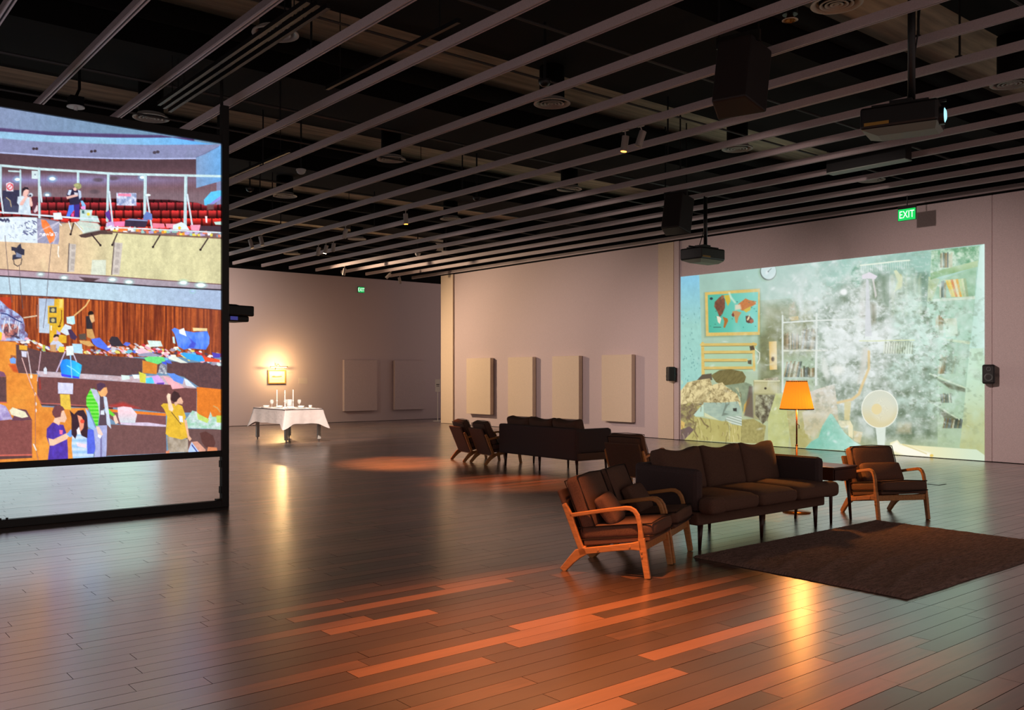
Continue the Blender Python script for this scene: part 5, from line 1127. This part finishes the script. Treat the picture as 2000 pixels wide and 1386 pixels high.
zJ, zK, zL, zM, zN, zO = Z(1320, 520, 8.66), Z(1320, 660, 6.6), Z(1500, 490, 6.93), Z(1500, 680, 6.6), Z(1700, 470, 6.3), Z(1700, 680, 6.025)
def bedroom(cv):
    """bedroom seen through a blizzard of feathers, thrown on the right wall"""
    P, Ln, E = cv.poly, cv.line, cv.ell
    full = (slice(None), slice(None)); X, Y = cv.X, cv.Y; one = np.ones(X.shape)
    def base(x, y):
        v = np.clip((y - 500) / 390, 0, 1); c = lerp((152, 194, 182), (180, 182, 130), v ** 1.3); u = np.clip((x - 1700) / 200, 0, 1)
        c = c * (1 - .5 * u[..., None]) + np.array((150, 200, 176)) * .5 * u[..., None]; return c * (.93 + .14 * fbm(x / 30, y / 30, 4)[..., None])
    cv.put(full, one, base)
    P(zJ([(60, 150), (395, 150), (440, 1386), (440, 2000), (60, 2100)]) , lambda x, y: lerp((126, 194, 222), (150, 206, 194), np.clip((y - 545) / 90, 0, 1)) * (.94 + .1 * fbm(x / 5, y / 7, 4))[..., None])
    for i in range(40):
        r = random.Random(i); E(r.uniform(1331, 1368), r.uniform(600, 745), r.uniform(.6, 1.4), r.uniform(.8, 2.4), (86, 140, 140), .5)
    # dark corner behind the shelves
    P(zL([(-100, 700), (200, 680), (420, 720), (640, 800), (640, 1386), (-100, 1500)]), lambda x, y: lerp((112, 116, 72), (166, 168, 130), np.clip(1.8 * fbm(x / 18, y / 18, 5, 2) - .45, 0, 1)), .9, 30)
    P([(1482, 655), (1526, 640), (1526, 770), (1482, 770)], lambda x, y: lerp((92, 96, 60), (136, 140, 90), fbm(x / 9, y / 9, 4)), .85, 12)
    # clock
    c_ = zJ([(1562, 88)])[0]; E(c_[0] - 1.5, c_[1] + 1.5, 17, 17.5, (120, 160, 116), .6, 6); E(c_[0], c_[1], 16, 17.5, (74, 88, 80)); E(c_[0] + .6, c_[1] - 1.2, 14.8, 16, (196, 220, 222)); Ln([c_, (c_[0] + 6, c_[1] - 6)], 1, (70, 80, 84)); E(c_[0], c_[1], 1.3, 1.3, (50, 56, 60))
    # world map
    P(zJ([(480, 450), (1430, 380), (1430, 1170), (490, 1195)]), (104, 124, 84), .6, 6); P(zJ([(492, 440), (1420, 375), (1420, 1158), (510, 1180)]), lambda x, y: lerp((206, 170, 76), (226, 194, 110), fbm(x / 7, y / 7, 3))); P(zJ([(540, 482), (1392, 432), (1386, 1105), (555, 1120)]), lambda x, y: lerp((70, 180, 152), (112, 206, 190), np.clip((x - 1384) / 90, 0, 1)))
    BR, ORG, YL = (96, 56, 42), (206, 118, 52), (206, 178, 52)
    P(zJ([(660, 600), (740, 520), (790, 490), (830, 560), (830, 700), (790, 800), (740, 860), (700, 760), (650, 680)]), lambda x, y: lerp(BR, (150, 84, 56), fbm(x / 4, y / 4, 3)), soft=2); P(zJ([(770, 490), (820, 490), (800, 540), (760, 560)]), (156, 96, 60)); P(zJ([(815, 490), (910, 480), (925, 590), (880, 670), (845, 590)]), YL); P(zJ([(690, 840), (740, 850), (770, 880), (745, 975), (710, 940)]), (232, 216, 190)); P(zJ([(790, 850), (870, 880), (885, 920), (830, 1040), (805, 1030), (820, 930)]), (176, 104, 40))
    P(zJ([(1050, 640), (1180, 540), (1240, 570), (1360, 590), (1350, 640), (1260, 690), (1200, 760), (1100, 740)]), lambda x, y: lerp(ORG, (190, 96, 40), fbm(x / 3, y / 3, 2))); P(zJ([(1140, 740), (1270, 670), (1260, 740), (1190, 780)]), YL); P(zJ([(1000, 650), (1090, 640), (1110, 720), (1000, 740)]), (222, 204, 176), .9, 3); P(zJ([(940, 830), (960, 760), (1020, 750), (1110, 780), (1060, 860), (1040, 960), (1010, 950), (990, 850)]), (190, 140, 84)); P(zJ([(940, 820), (970, 780), (990, 830), (970, 860)]), (120, 56, 50)); P(zJ([(1180, 840), (1240, 830), (1310, 900), (1310, 950), (1230, 960), (1190, 940)]), (92, 56, 46), soft=2); P(zJ([(1200, 900), (1250, 800), (1245, 880), (1215, 920)]), (232, 206, 150)); P(zJ([(1240, 910), (1300, 890), (1320, 930), (1270, 970)]), (166, 84, 54)); E(*zJ([(600, 545)])[0], 3, 2.6, (40, 60, 66)); Ln(zJ([(640, 1030), (760, 1028)]), 1.6, (60, 110, 96)); Ln(zJ([(905, 450), (930, 520), (1000, 610)]), 3.6, (206, 226, 200), .8, 3)
    for i in range(20):
        r = random.Random(100 + i); q = zJ([(r.uniform(560, 1380), r.uniform(480, 1090))])[0]; E(q[0], q[1], r.uniform(.6, 1.6), r.uniform(.5, 1.2), (44, 96, 88), .6)
    # headboard
    HB = lambda x, y: lerp((206, 172, 84), (224, 196, 112), fbm(x / 12, y / 3, 3))
    P(zK([(330, 70), (1040, 65), (1040, 420), (330, 480)]), (168, 206, 164), .6); Ln(zK([(345, 70), (352, 480)]), 6.2, HB); Ln(zK([(1000, 70), (1010, 410)]), 5, HB)
    for a, b in (((330, 85), (1030, 80)), ((365, 182), (985, 178)), ((365, 285), (910, 283)), ((365, 385), (990, 382))): Ln(zK([a, b]), 5.4, HB); Ln(zK([(a[0], a[1] + 20), (b[0], b[1] + 20)]), 1, (112, 100, 56), .8)
    P(zK([(950, 105), (1000, 95), (1020, 150), (960, 160)]), (84, 72, 52)); P(zK([(925, 290), (975, 280), (975, 340), (930, 330)]), (96, 84, 60)); Ln(zK([(1020, 140), (1080, 190), (1080, 270), (1050, 330)]), 1.6, (226, 226, 206))
    # bed: pillow, linen, denim, spread
    P(zK([(270, 545), (340, 470), (460, 455), (470, 540)]), (96, 84, 66)); P(zK([(450, 480), (560, 415), (700, 400), (860, 430), (905, 500), (880, 580), (640, 610), (520, 570)]), lambda x, y: lerp((98, 88, 48), (136, 124, 72), fbm((x + y) / 3, (x - y) / 12, 4))); P(zK([(640, 610), (900, 570), (980, 600), (960, 740), (860, 960), (830, 760)]), lambda x, y: lerp((116, 132, 104), (150, 164, 130), fbm(x / 6, y / 6, 3)))
    P(zK([(880, 860), (960, 740), (950, 830), (870, 980)]), (206, 164, 70))
    lin = lambda x, y: lerp((142, 124, 80), (222, 204, 146), np.clip(2.4 * fbm((x * .8 + y) / 7, (x - y * .5) / 10, 4, 6) - .45, 0, 1))
    P(zK([(60, 680), (150, 570), (280, 540), (440, 520), (480, 640), (420, 720), (320, 830), (60, 1040)]), lin); P(zK([(320, 830), (440, 700), (480, 600), (600, 570), (640, 620), (790, 720), (830, 820), (830, 960), (500, 900), (350, 880)]), lin)
    P(zK([(60, 860), (200, 830), (340, 850), (240, 1010), (240, 1320), (60, 1320)]), lambda x, y: lerp((112, 92, 74), (176, 166, 96), np.clip(2.4 * fbm((x + y) / 9, (x - y) / 14, 4, 3) - .7, 0, 1))); P(zK([(65, 1060), (115, 1090), (110, 1150), (65, 1175)]), (214, 176, 92)); P(zK([(60, 1180), (180, 1140), (230, 1180), (120, 1310), (60, 1310)]), (110, 88, 84))
    P(zK([(230, 1010), (420, 1040), (680, 1080), (700, 1340), (110, 1310), (250, 1170)]), lambda x, y: lerp((168, 156, 84), (192, 184, 110), fbm(x / 14, y / 14, 4))); 
    for q in ([(320, 1030), (370, 1110), (420, 1140)], [(260, 1080), (240, 1200), (280, 1270)], [(150, 960), (180, 1050), (240, 1090)]): Ln(zK(q), 2.4, (110, 92, 60), .8, 2)
    P(zK([(690, 1080), (850, 1130), (830, 1340), (700, 1340)]), lambda x, y: lerp((170, 158, 84), (206, 194, 120), .5 + .5 * np.sin(x * 1.6 + 3 * fbm(x / 9, y / 20, 2)))); P(zK([(850, 1050), (1000, 1040), (1160, 1130), (1130, 1360), (830, 1350)]), lambda x, y: lerp((140, 130, 74), (182, 172, 104), fbm(x / 4, y / 4, 4)))
    P(zK([(230, 990), (330, 870), (360, 850), (360, 1010), (260, 1010)]), (180, 210, 190)); P(zK([(355, 830), (620, 830), (800, 815), (850, 940), (850, 1000), (600, 1070), (370, 1010)]), lambda x, y: lerp((138, 162, 148), (176, 196, 172), fbm(x / 9, y / 6, 3))); P(zK([(640, 850), (680, 850), (620, 960), (690, 980), (590, 1005)]), (110, 124, 108), .8); P(zK([(370, 960), (560, 1060), (430, 1030), (370, 1010)]), (206, 208, 160)); P(zK([(660, 1010), (850, 1000), (850, 1130), (720, 1110), (640, 1050)]), lambda x, y: lerp((206, 218, 204), (150, 164, 146), .5 + .5 * np.sin((y - .3 * x) * 1.25))); P(zK([(735, 905), (785, 900), (785, 945), (740, 940)]), (60, 60, 54))
    # night stand and pipe lamp
    P(zK([(1000, 545), (1340, 545), (1340, 1100), (1000, 1040)]), (164, 160, 112)); P(zK([(1012, 570), (1310, 572), (1305, 715), (1012, 712)]), (186, 180, 130)); E(*zK([(1155, 648)])[0], 2.4, 2.2, (70, 62, 46)); P(zK([(1030, 730), (1290, 730), (1260, 960), (1120, 1110), (1020, 980)]), lambda x, y: lerp((84, 76, 56), (176, 176, 140), np.clip(2.2 * fbm(x / 6, y / 6, 4, 5) - .6, 0, 1))); P(zK([(1010, 540), (1340, 540), (1340, 560), (1010, 562)]), (212, 206, 160)); P(zK([(945, 620), (990, 620), (1000, 1030), (880, 1000)]), (96, 76, 66), .8, 3)
    P(zK([(1200, 45), (1300, 40), (1305, 405), (1210, 410)]), lambda x, y: lerp((216, 176, 92), (232, 200, 130), np.clip((x - 1502) / 12, 0, 1))); E(*zK([(1250, 270)])[0], 3, 4.6, (70, 46, 30), soft=2); P(zK([(1130, 525), (1320, 500), (1320, 545), (1130, 545)]), lambda x, y: lerp((220, 210, 160), (90, 80, 60), fbm(x / 2, y / 2, 3)))
    # hanging clothes and dark foliage behind the feathers
    dk = lambda x, y: lerp((88, 108, 84), (176, 190, 178), np.clip(2.4 * fbm(x / 20, y / 20, 5, 7) - .62, 0, 1))
    P([(1590, 600), (1650, 560), (1700, 530), (1800, 545), (1830, 620), (1830, 860), (1700, 870), (1600, 780)], dk, .9, 40); P(zN([(560, 400), (720, 400), (700, 780), (600, 800)]), (86, 120, 96), .8, 14)
    P(zL([(1110, 300), (1180, 190), (1250, 180), (1250, 470), (1200, 490), (1110, 380)]), lambda x, y: lerp((60, 130, 96), (140, 196, 170), np.clip(2.4 * fbm(x / 4, y / 4, 4) - .7, 0, 1)), .9, 6)
    Ln(zL([(1250, 195), (1525, 165)]) + zN([(300, 255), (480, 240)]), 2.4, (226, 236, 214)); 
    for i in range(22): x = 1682 + i * 4.4; Ln([(x, 518 - i * .45), (x + .6, 532 - i * .4)], 1, (206, 226, 210), .8)
    P(zL([(1270, 330), (1370, 285), (1480, 340), (1450, 380), (1340, 370), (1280, 380)]), (216, 210, 218)); P(zL([(1330, 370), (1360, 400), (1405, 1150), (1310, 1160), (1320, 800)]), (206, 208, 210)); P(zL([(1410, 380), (1430, 380), (1475, 600), (1450, 640)]), (210, 206, 204)); P(zL([(1250, 560), (1310, 400), (1320, 900), (1290, 1130), (1210, 1120)]), (196, 186, 178), .7, 6)
    P(zN([(290, 370), (320, 360), (390, 450), (390, 560), (280, 650), (330, 500)]), (206, 216, 170)); P(zN([(370, 400), (400, 450), (380, 600), (330, 600)]), (190, 180, 96), .8); 
    for i in range(7): x = 250 + i * 55; P(zN([(x, 420 + 10 * i), (x + 40, 410), (x + 52, 900), (x + 10, 940)]), [(196, 206, 170), (170, 190, 160), (214, 222, 200)][i % 3], .55, 5)
    Ln(zL([(1240, 1215), (1525, 1218)]) + zN([(0, 1232), (540, 1222)]), 2.2, (206, 216, 160))
    for i in range(26): x = 1728 + i * 2.4; Ln([(x, 668), (x - 2, 688)], 1, (196, 206, 156), .7)
    # shelves
    SW = (216, 224, 216)
    Ln(zL([(197, 875), (197, 1386)]) + zM([(188, 100), (188, 560)]), 3, SW); Ln(zL([(657, 850), (655, 1386)]) + zM([(618, 200), (618, 470)]), 4, SW); Ln(zL([(205, 968), (700, 938), (1180, 925)]), 2.6, SW); Ln(zL([(205, 1350), (800, 1345)]), 2.8, (206, 206, 176)); Ln(zM([(195, 385), (640, 385)]), 4, (176, 196, 180))
    def books(zf, x0, x1, y0, y1, tilt=0, n=16, seed=1):
        r = random.Random(seed)
        for i in range(n):
            a = x0 + (x1 - x0) * i / n; w = (x1 - x0) / n; c = r.choice([(74, 66, 46), (110, 92, 56), (60, 70, 62), (196, 190, 160), (150, 120, 80), (90, 100, 100)]); t = y0 + r.uniform(0, .25) * (y1 - y0)
            P(zf([(a + tilt, t), (a + w + tilt, t), (a + w, y1), (a, y1)]), c, .85)
    books(zL, 215, 420, 1090, 1330, 0, 13, 3); books(zL, 430, 640, 1030, 1330, 40, 9, 4); books(zM, 200, 400, 160, 370, 40, 12, 5); books(zM, 420, 600, 230, 370, 0, 10, 6); P(zL([(285, 890), (410, 880), (410, 935), (300, 945)]), (216, 180, 110)); P(zL([(290, 720), (360, 690), (380, 860), (290, 870)]), lambda x, y: lerp((150, 160, 110), (206, 140, 110), fbm(x / 3, y / 3, 3)), .7, 5)
    # bookcase at the right
    P(zN([(715, 440), (850, 470), (860, 730), (700, 750)]), (176, 196, 150)); P(zN([(750, 120), (1340, 60), (1330, 250), (740, 400)]), lambda x, y: lerp((96, 156, 112), (196, 222, 196), np.clip(2.3 * fbm(x / 8, y / 8, 4, 2) - .6, 0, 1))); books(zN, 860, 1010, 140, 330, 0, 9, 8)
    P(zN([(740, 395), (1330, 240), (1320, 320), (860, 440), (740, 480)]), lambda x, y: lerp((176, 200, 150), (110, 160, 96), np.clip((y - 515) / 25, 0, 1))); P(zN([(850, 480), (1310, 320), (1280, 700), (760, 730)]), lambda x, y: lerp((120, 170, 130), (170, 206, 176), fbm(x / 12, y / 9, 4)))
    for i, c in enumerate(((226, 190, 80), (236, 206, 96), (222, 140, 80), (232, 214, 160), (226, 170, 70), (190, 210, 150), (206, 216, 170), (150, 176, 130))): x = 920 + i * 32; P(zN([(x, 485 - i * 3), (x + 31, 480 - i * 3), (x + 100 - i * 5, 690), (x + 74 - i * 5, 690)]), c)
    books(zN, 850, 930, 490, 700, 0, 4, 9); P(zN([(760, 720), (1290, 680), (1290, 720), (770, 750)]), (206, 222, 200)); P(zN([(700, 760), (1290, 720), (1230, 1230), (860, 1200), (690, 900)]), lambda x, y: lerp((196, 222, 206), (140, 190, 160), fbm(x / 14, y / 12, 4))); P(zN([(885, 960), (1060, 950), (1080, 1170), (930, 1180)]), (206, 216, 190), .9); books(zN, 800, 900, 900, 1180, 0, 5, 11)
    P(zN([(850, 1190), (1230, 1240), (1220, 1275), (850, 1215)]), (196, 216, 180)); books(zO, 790, 1000, 60, 300, 40, 8, 12); P(zO([(900, 110), (1130, 60), (1110, 440), (880, 330)]), (176, 206, 180), .8, 5)
    for a, b in ((((700, 300)), ((1115, 465))), (((690, 620)), ((1080, 860)))): Ln(zO([a, b]), 3, (196, 214, 180)); P(zO([(a[0] + 60, a[1] + 50), (b[0], b[1] + 8), (b[0], b[1] + 50), (b[0] - 180, b[1] + 10)]), (84, 86, 60), .85, 3)
    books(zO, 830, 960, 520, 640, -10, 8, 14); books(zO, 850, 1070, 820, 940, 20, 12, 15)
    # curtain
    P(zN([(1350, 60), (1420, 35), (1420, 1450), (1200, 1450), (1250, 1100)]), lambda x, y: lerp((184, 222, 206), (206, 234, 226), np.clip((x - 1900) / 22, 0, 1)))
    P(zO([(1170, 0), (1350, 0), (1350, 1260), (1050, 1170), (1085, 860)]), lambda x, y: lerp((192, 224, 196), (182, 188, 128), np.clip((y - 740) / 90, 0, 1) * (.6 + .6 * fbm(x / 14, y / 30, 3)))); Ln(zN([(1390, 45), (1400, 1400)]), 4, (206, 238, 230), .7, 3)
    # lounge chair, cushions, stool, fan
    Ln(zM([(1260, 0), (1262, 120), (1250, 300), (1180, 430)]), 9, (206, 206, 188), .8, 5); Ln(zM([(1300, 60), (1300, 260), (1230, 430), (1170, 590), (1080, 660), (900, 700)]), 5.2, (214, 186, 130), .9, 3); P(zM([(985, 690), (1070, 690), (1050, 930), (985, 920)]), (206, 194, 130)); 
    P(zM([(100, 580), (190, 580), (250, 800), (280, 1100), (260, 1280), (0, 1270), (0, 900)]), lambda x, y: lerp((180, 184, 110), (196, 202, 140), fbm(x / 14, y / 14, 3))); P(zM([(240, 800), (330, 800), (500, 760), (560, 1180), (480, 1280), (300, 1270)]), lambda x, y: lerp((164, 156, 84), (190, 182, 120), fbm(x / 12, y / 12, 4)))
    P(zM([(540, 560), (740, 490), (860, 460), (880, 620), (910, 930), (700, 1000), (600, 1150), (480, 1100), (440, 820), (580, 780)]), lambda x, y: lerp((206, 196, 176), (190, 180, 136), np.clip((y - 760) / 90, 0, 1)) * (.95 + .1 * fbm(x / 9, y / 9, 3))[..., None])
    P(zM([(900, 930), (1060, 930), (1095, 1000), (1095, 1160), (1040, 1130), (1030, 1020), (930, 1020)]), (232, 222, 176)); P(zM([(1100, 1060), (1220, 1080), (1190, 1220), (1110, 1190)]), (206, 190, 140)); P(zM([(700, 1000), (800, 840), (830, 850), (900, 960), (990, 1090), (1110, 1200), (1270, 1290), (1270, 1330), (480, 1290), (560, 1200), (650, 1150)]), lambda x, y: lerp((120, 190, 166), (176, 222, 206), np.clip((x - 1590) / 80 + .5 * fbm(x / 7, y / 7, 4) - .3, 0, 1)))
    c_ = zO([(110, 715)])[0]; E(c_[0], c_[1], 36, 37.5, (238, 238, 222)); E(c_[0], c_[1], 34.6, 36, lambda x, y: lerp((206, 208, 186), (214, 200, 150), np.clip((y - c_[1] + 10) / 30, 0, 1)) * (.93 + .1 * (.5 + .5 * np.sin(np.arctan2(y - c_[1], x - c_[0]) * 70)))[..., None], .95)
    E(c_[0] - 1, c_[1], 24, 25, (216, 214, 190), .6, 8); E(c_[0] - 6, c_[1], 10, 10.5, (222, 206, 154)); P(zO([(60, 930), (180, 930), (165, 1180), (90, 1180)]), (214, 226, 214))
    P(zO([(330, 870), (480, 880), (480, 1000), (300, 1000)]), (206, 190, 150), .6, 8)
    # feathers drifting through everything
    wx = fbm(X / 40, Y / 40, 3, 9) * 46; wy_ = fbm(X / 40, Y / 40, 3, 12) * 46
    n1 = fbm((X + wx) / 30, (Y + wy_) / 22, 4, 14); n2 = fbm((X - wy_) / 70, (Y + wx) / 60, 3, 16); n3 = fbm((X + wx * .3) / 12, (Y + wy_ * .3) / 10, 4, 18)
    zone = np.exp(-(((X - 1660) / 110) ** 2 + ((Y - 640) / 115) ** 2)) + .8 * np.exp(-(((X - 1815) / 70) ** 2 + ((Y - 690) / 140) ** 2)) + .18
    zone = np.clip(zone * np.clip((X - 1470) / 80, .08, 1) * np.clip((905 - Y) / 90, .1, 1), 0, 1)
    b = np.clip((n3 - .50) * 4, 0, 1) * np.clip((.62 - n2) * 5, 0, 1) * zone * .42; cv.C = cv.C * (1 - b[..., None]) + np.array((96, 110, 80)) * b[..., None]
    a = np.clip((n1 * .6 + n2 * .5 + n3 * .22 - .48) * 2.9, 0, 1) * zone * .9
    g = np.clip((X - 1740) / 60, 0, 1)[..., None]; hue = np.array((206, 216, 212)) * (1 - g) + np.array((188, 220, 206)) * g
    hue = hue + 26 * (np.clip(n3 * 1.8 - .5, 0, 1))[..., None]
    cv.C = cv.C * (1 - a[..., None]) + np.clip(hue, 0, 245) * a[..., None]
    n4 = fbm((X + .12 * wy_) / 6, (Y + .12 * wx) / 5, 4, 21); n5 = fbm((X + .15 * wx) / 11, (Y - .15 * wy_) / 9, 4, 25)
    d_ = np.clip((n5 - .55) * 6, 0, 1) * np.clip(zone * 1.3, 0, 1) * np.clip((Y - 545) / 40, 0, 1) * .62; cv.C = cv.C * (1 - d_[..., None]) + np.array((100, 116, 90)) * d_[..., None]
    l_ = np.clip((n4 - .56) * 6, 0, 1) * np.clip(zone * 1.2, 0, 1) * .55 * np.clip((1900 - X) / 60, .1, 1); cv.C = cv.C * (1 - l_[..., None]) + np.array((230, 236, 234)) * l_[..., None]
    hz = np.exp(-(((X - 1560) / 90) ** 2 + ((Y - 560) / 55) ** 2)) * (.25 + .6 * n1); hz = np.clip(hz, 0, .6); cv.C = cv.C * (1 - hz[..., None]) + np.array((196, 212, 208)) * hz[..., None]
    gm = cv.C.mean(axis=-1, keepdims=True); cv.C = cv.C * .90 + gm * .10
    fr = random.Random(55)
    for i in range(1500):
        x = fr.gauss(1690, 95); y = fr.gauss(665, 90)
        if not (1345 < x < 1915 and 508 < y < 875): continue
        w = fr.choice((2, 3, 4, 6, 9, 14)); c = (232, 238, 238) if x < 1740 or fr.random() < .3 else (206, 232, 222)
        E(x, y, w, w * fr.uniform(.25, .7), c, fr.uniform(.10, .5) * (1.2 if w < 6 else .7), w * .9, fr.uniform(-1.5, 1.5))
    E(1648, 570, 7, 6, (240, 242, 242), .9, 4); E(1637, 722, 11, 9, (236, 238, 232), .8, 8); E(1612, 722, 6, 22, (226, 230, 224), .75, 5, -.2); E(1564, 600, 4, 30, (220, 228, 228), .6, 5, -.05)
    # things that stay readable through the feathers
    P(zL([(1430, 420), (1470, 420), (1480, 680), (1400, 640)]), (84, 104, 72), .55, 8); P(zL([(1390, 700), (1450, 720), (1460, 960), (1400, 1000)]), (112, 106, 78), .5, 10); P(zN([(110, 420), (220, 430), (210, 800), (130, 760)]), (84, 110, 82), .5, 14)
    P(zL([(1270, 330), (1370, 285), (1480, 340), (1450, 380), (1340, 370), (1280, 380)]), (222, 218, 226), .85, 2); P(zL([(1330, 370), (1360, 400), (1405, 1150), (1310, 1160), (1320, 800)]), (208, 212, 216), .8, 2); P(zL([(1410, 380), (1430, 380), (1475, 600), (1450, 640)]), (216, 212, 210), .8, 2)
    Ln(zL([(1250, 195), (1525, 165)]) + zN([(300, 255), (480, 240)]), 2.2, (226, 236, 220), .85); Ln(zL([(1240, 1215), (1525, 1218)]) + zN([(0, 1232), (540, 1222)]), 2.0, (214, 222, 176), .8)
    P(zN([(290, 370), (320, 360), (390, 450), (390, 560), (300, 620), (340, 500)]), (212, 220, 186), .7, 3)
    for i in range(24): x = 1728 + i * 2.4; Ln([(x, 668), (x - 2, 690)], 1, (104, 104, 66) if i % 2 else (206, 212, 168), .55)
    Ln(zL([(197, 875), (197, 1386)]) + zM([(188, 100), (188, 560)]), 3, (216, 224, 216), .8); Ln(zL([(657, 850), (655, 1386)]) + zM([(618, 200), (618, 470)]), 4, (216, 224, 216), .7); Ln(zL([(205, 968), (700, 938), (1180, 925)]), 2.4, (222, 228, 222), .7)
    P(zM([(1215, 0), (1290, 0), (1300, 120), (1240, 330), (1150, 470), (1180, 300)]), (206, 206, 196), .7, 6); Ln(zM([(1300, 40), (1300, 260), (1230, 430), (1170, 590), (1080, 660), (900, 700)]), 4.6, (218, 194, 142), .85, 2.5); P(zM([(985, 690), (1070, 690), (1050, 930), (985, 920)]), (206, 196, 146), .7, 3)
    c_ = zO([(110, 715)])[0]; E(c_[0], c_[1], 36, 37.5, (236, 238, 224), .9); E(c_[0], c_[1], 34.4, 35.8, lambda x, y: lerp((208, 212, 194), (214, 202, 156), np.clip((y - c_[1] + 10) / 30, 0, 1)) * (.92 + .12 * (.5 + .5 * np.sin(np.arctan2(y - c_[1], x - c_[0]) * 70)))[..., None], .85); E(c_[0] + 6, c_[1] + 1, 22, 24, (220, 218, 196), .5, 8); E(c_[0] - 6, c_[1], 10, 10.5, (224, 208, 158), .95); P(zO([(75, 935), (180, 930), (168, 1180), (105, 1180)]), (216, 226, 214), .8, 3)
    # creases in the bed linen
    fr = random.Random(77)
    for i in range(110):
        u, v = fr.random(), fr.random(); x = 1331 + 115 * u; y = 742 + 50 * v + 12 * u * (1 - v) if i < 70 else 812 + 48 * v
        a = fr.uniform(.3, 1.9) if i < 70 else fr.uniform(1.1, 1.9); l = fr.uniform(5, 15); c = (104, 88, 56) if i % 3 else (232, 218, 166)
        if i < 70 and (x > 1374 and y > 783 and x < 1450): continue
        Ln([(x, y), (x + l * .5 * cos(a) + 1, y + l * .5 * sin(a)), (x + l * cos(a), y + l * sin(a))], fr.uniform(1, 2.2), c, .45, 1.8)
    P(zO([(230, 1110), (320, 1080), (350, 1120), (500, 1140), (800, 1160), (1250, 1190), (1350, 1260), (1350, 1330), (250, 1260)]), lambda x, y: lerp((232, 226, 180), (206, 222, 196), np.clip((x - 1800) / 100, 0, 1))); P(zO([(245, 1130), (310, 1085), (345, 1130), (700, 1230), (740, 1285), (400, 1260), (250, 1200)]), (246, 244, 232), .85, 5); E(*zO([(720, 1262)])[0], 3.6, 3, (226, 196, 100)); Ln(zO([(380, 1130), (560, 1200), (660, 1240)]), 1.6, (206, 190, 120), .8, 2)

def screen_mesh(name, coords, pxy, painter, gain=1.0):
    """coords: (rows, cols, 3) points of the screen plane; pxy their photo pixels"""
    r, c = coords.shape[:2]; cv = Canvas(*pxy); painter(cv)
    idx = np.arange(r * c).reshape(r, c)
    q = np.stack([idx[:-1, :-1], idx[:-1, 1:], idx[1:, 1:], idx[1:, :-1]], -1).reshape(-1, 4)
    me = bpy.data.meshes.new(name); me.vertices.add(r * c); me.vertices.foreach_set('co', coords.reshape(-1).astype(np.float32))
    me.loops.add(q.size); me.loops.foreach_set('vertex_index', q.ravel().astype(np.int32))
    me.polygons.add(len(q)); me.polygons.foreach_set('loop_start', np.arange(0, q.size, 4, dtype=np.int32))
    me.update(calc_edges=True)
    col = np.ones((r * c, 4), np.float32); col[:, :3] = srgb(np.clip(cv.C, 0, 255)).reshape(-1, 3) * gain
    a = me.color_attributes.new('picture', 'FLOAT_COLOR', 'POINT'); a.data.foreach_set('color', col.ravel())
    return me
def picture_mat(name, strength):
    m = bpy.data.materials.new(name); m.use_nodes = True; nt = m.node_tree; b = nt.nodes['Principled BSDF']
    at = nt.nodes.new('ShaderNodeAttribute'); at.attribute_name = 'picture'
    b.inputs['Base Color'].default_value = (.02, .02, .02, 1); b.inputs['Roughness'].default_value = .8; b.inputs['Specular IOR Level'].default_value = .1
    nt.links.new(at.outputs['Color'], b.inputs['Emission Color']); b.inputs['Emission Strength'].default_value = strength
    return m
def pixel_grid(XX, YY, ZZ):
    d = XX * FW[0] + YY * FW[1]; l = XX * RT[0] + YY * RT[1]
    return 1000 + F * l / d, HY - F * (ZZ - H) / d
# large free-standing screen: fine grid where the picture is in view, coarser beyond
xs = np.concatenate([np.linspace(SX0, 1.62, 90)[:-1], np.linspace(1.62, SX1, 400)]); zs = np.linspace(SZ1, SZ0, 600)
XX, ZZ = np.meshgrid(xs, zs); YY = np.full_like(XX, SY)
me = screen_mesh('video_screen', np.stack([XX, YY, ZZ], -1), pixel_grid(XX, YY, ZZ), chamber)
o = obj('video_screen', me, picture_mat('rear_projection_picture', 1.25))
tag(o, 'large translucent video screen showing a crowded hall with people and red seats', 'screen')
# bedroom projection on the right wall
y0, y1 = wy(1329.8), wy(1923.2); XP = XW - 0.006
ys = np.linspace(y0, y1, 520); zs = np.linspace(3.842, .012, 350)
YY, ZZ = np.meshgrid(ys, zs); XX = np.full_like(YY, XP)
me = screen_mesh('wall_projection', np.stack([XX, YY, ZZ], -1), pixel_grid(XX, YY, ZZ), bedroom)
o = obj('wall_projection', me, picture_mat('wall_projection_picture', 1.08))
tag(o, 'wall-filling projected picture of a bedroom in a blizzard of feathers', 'projection')
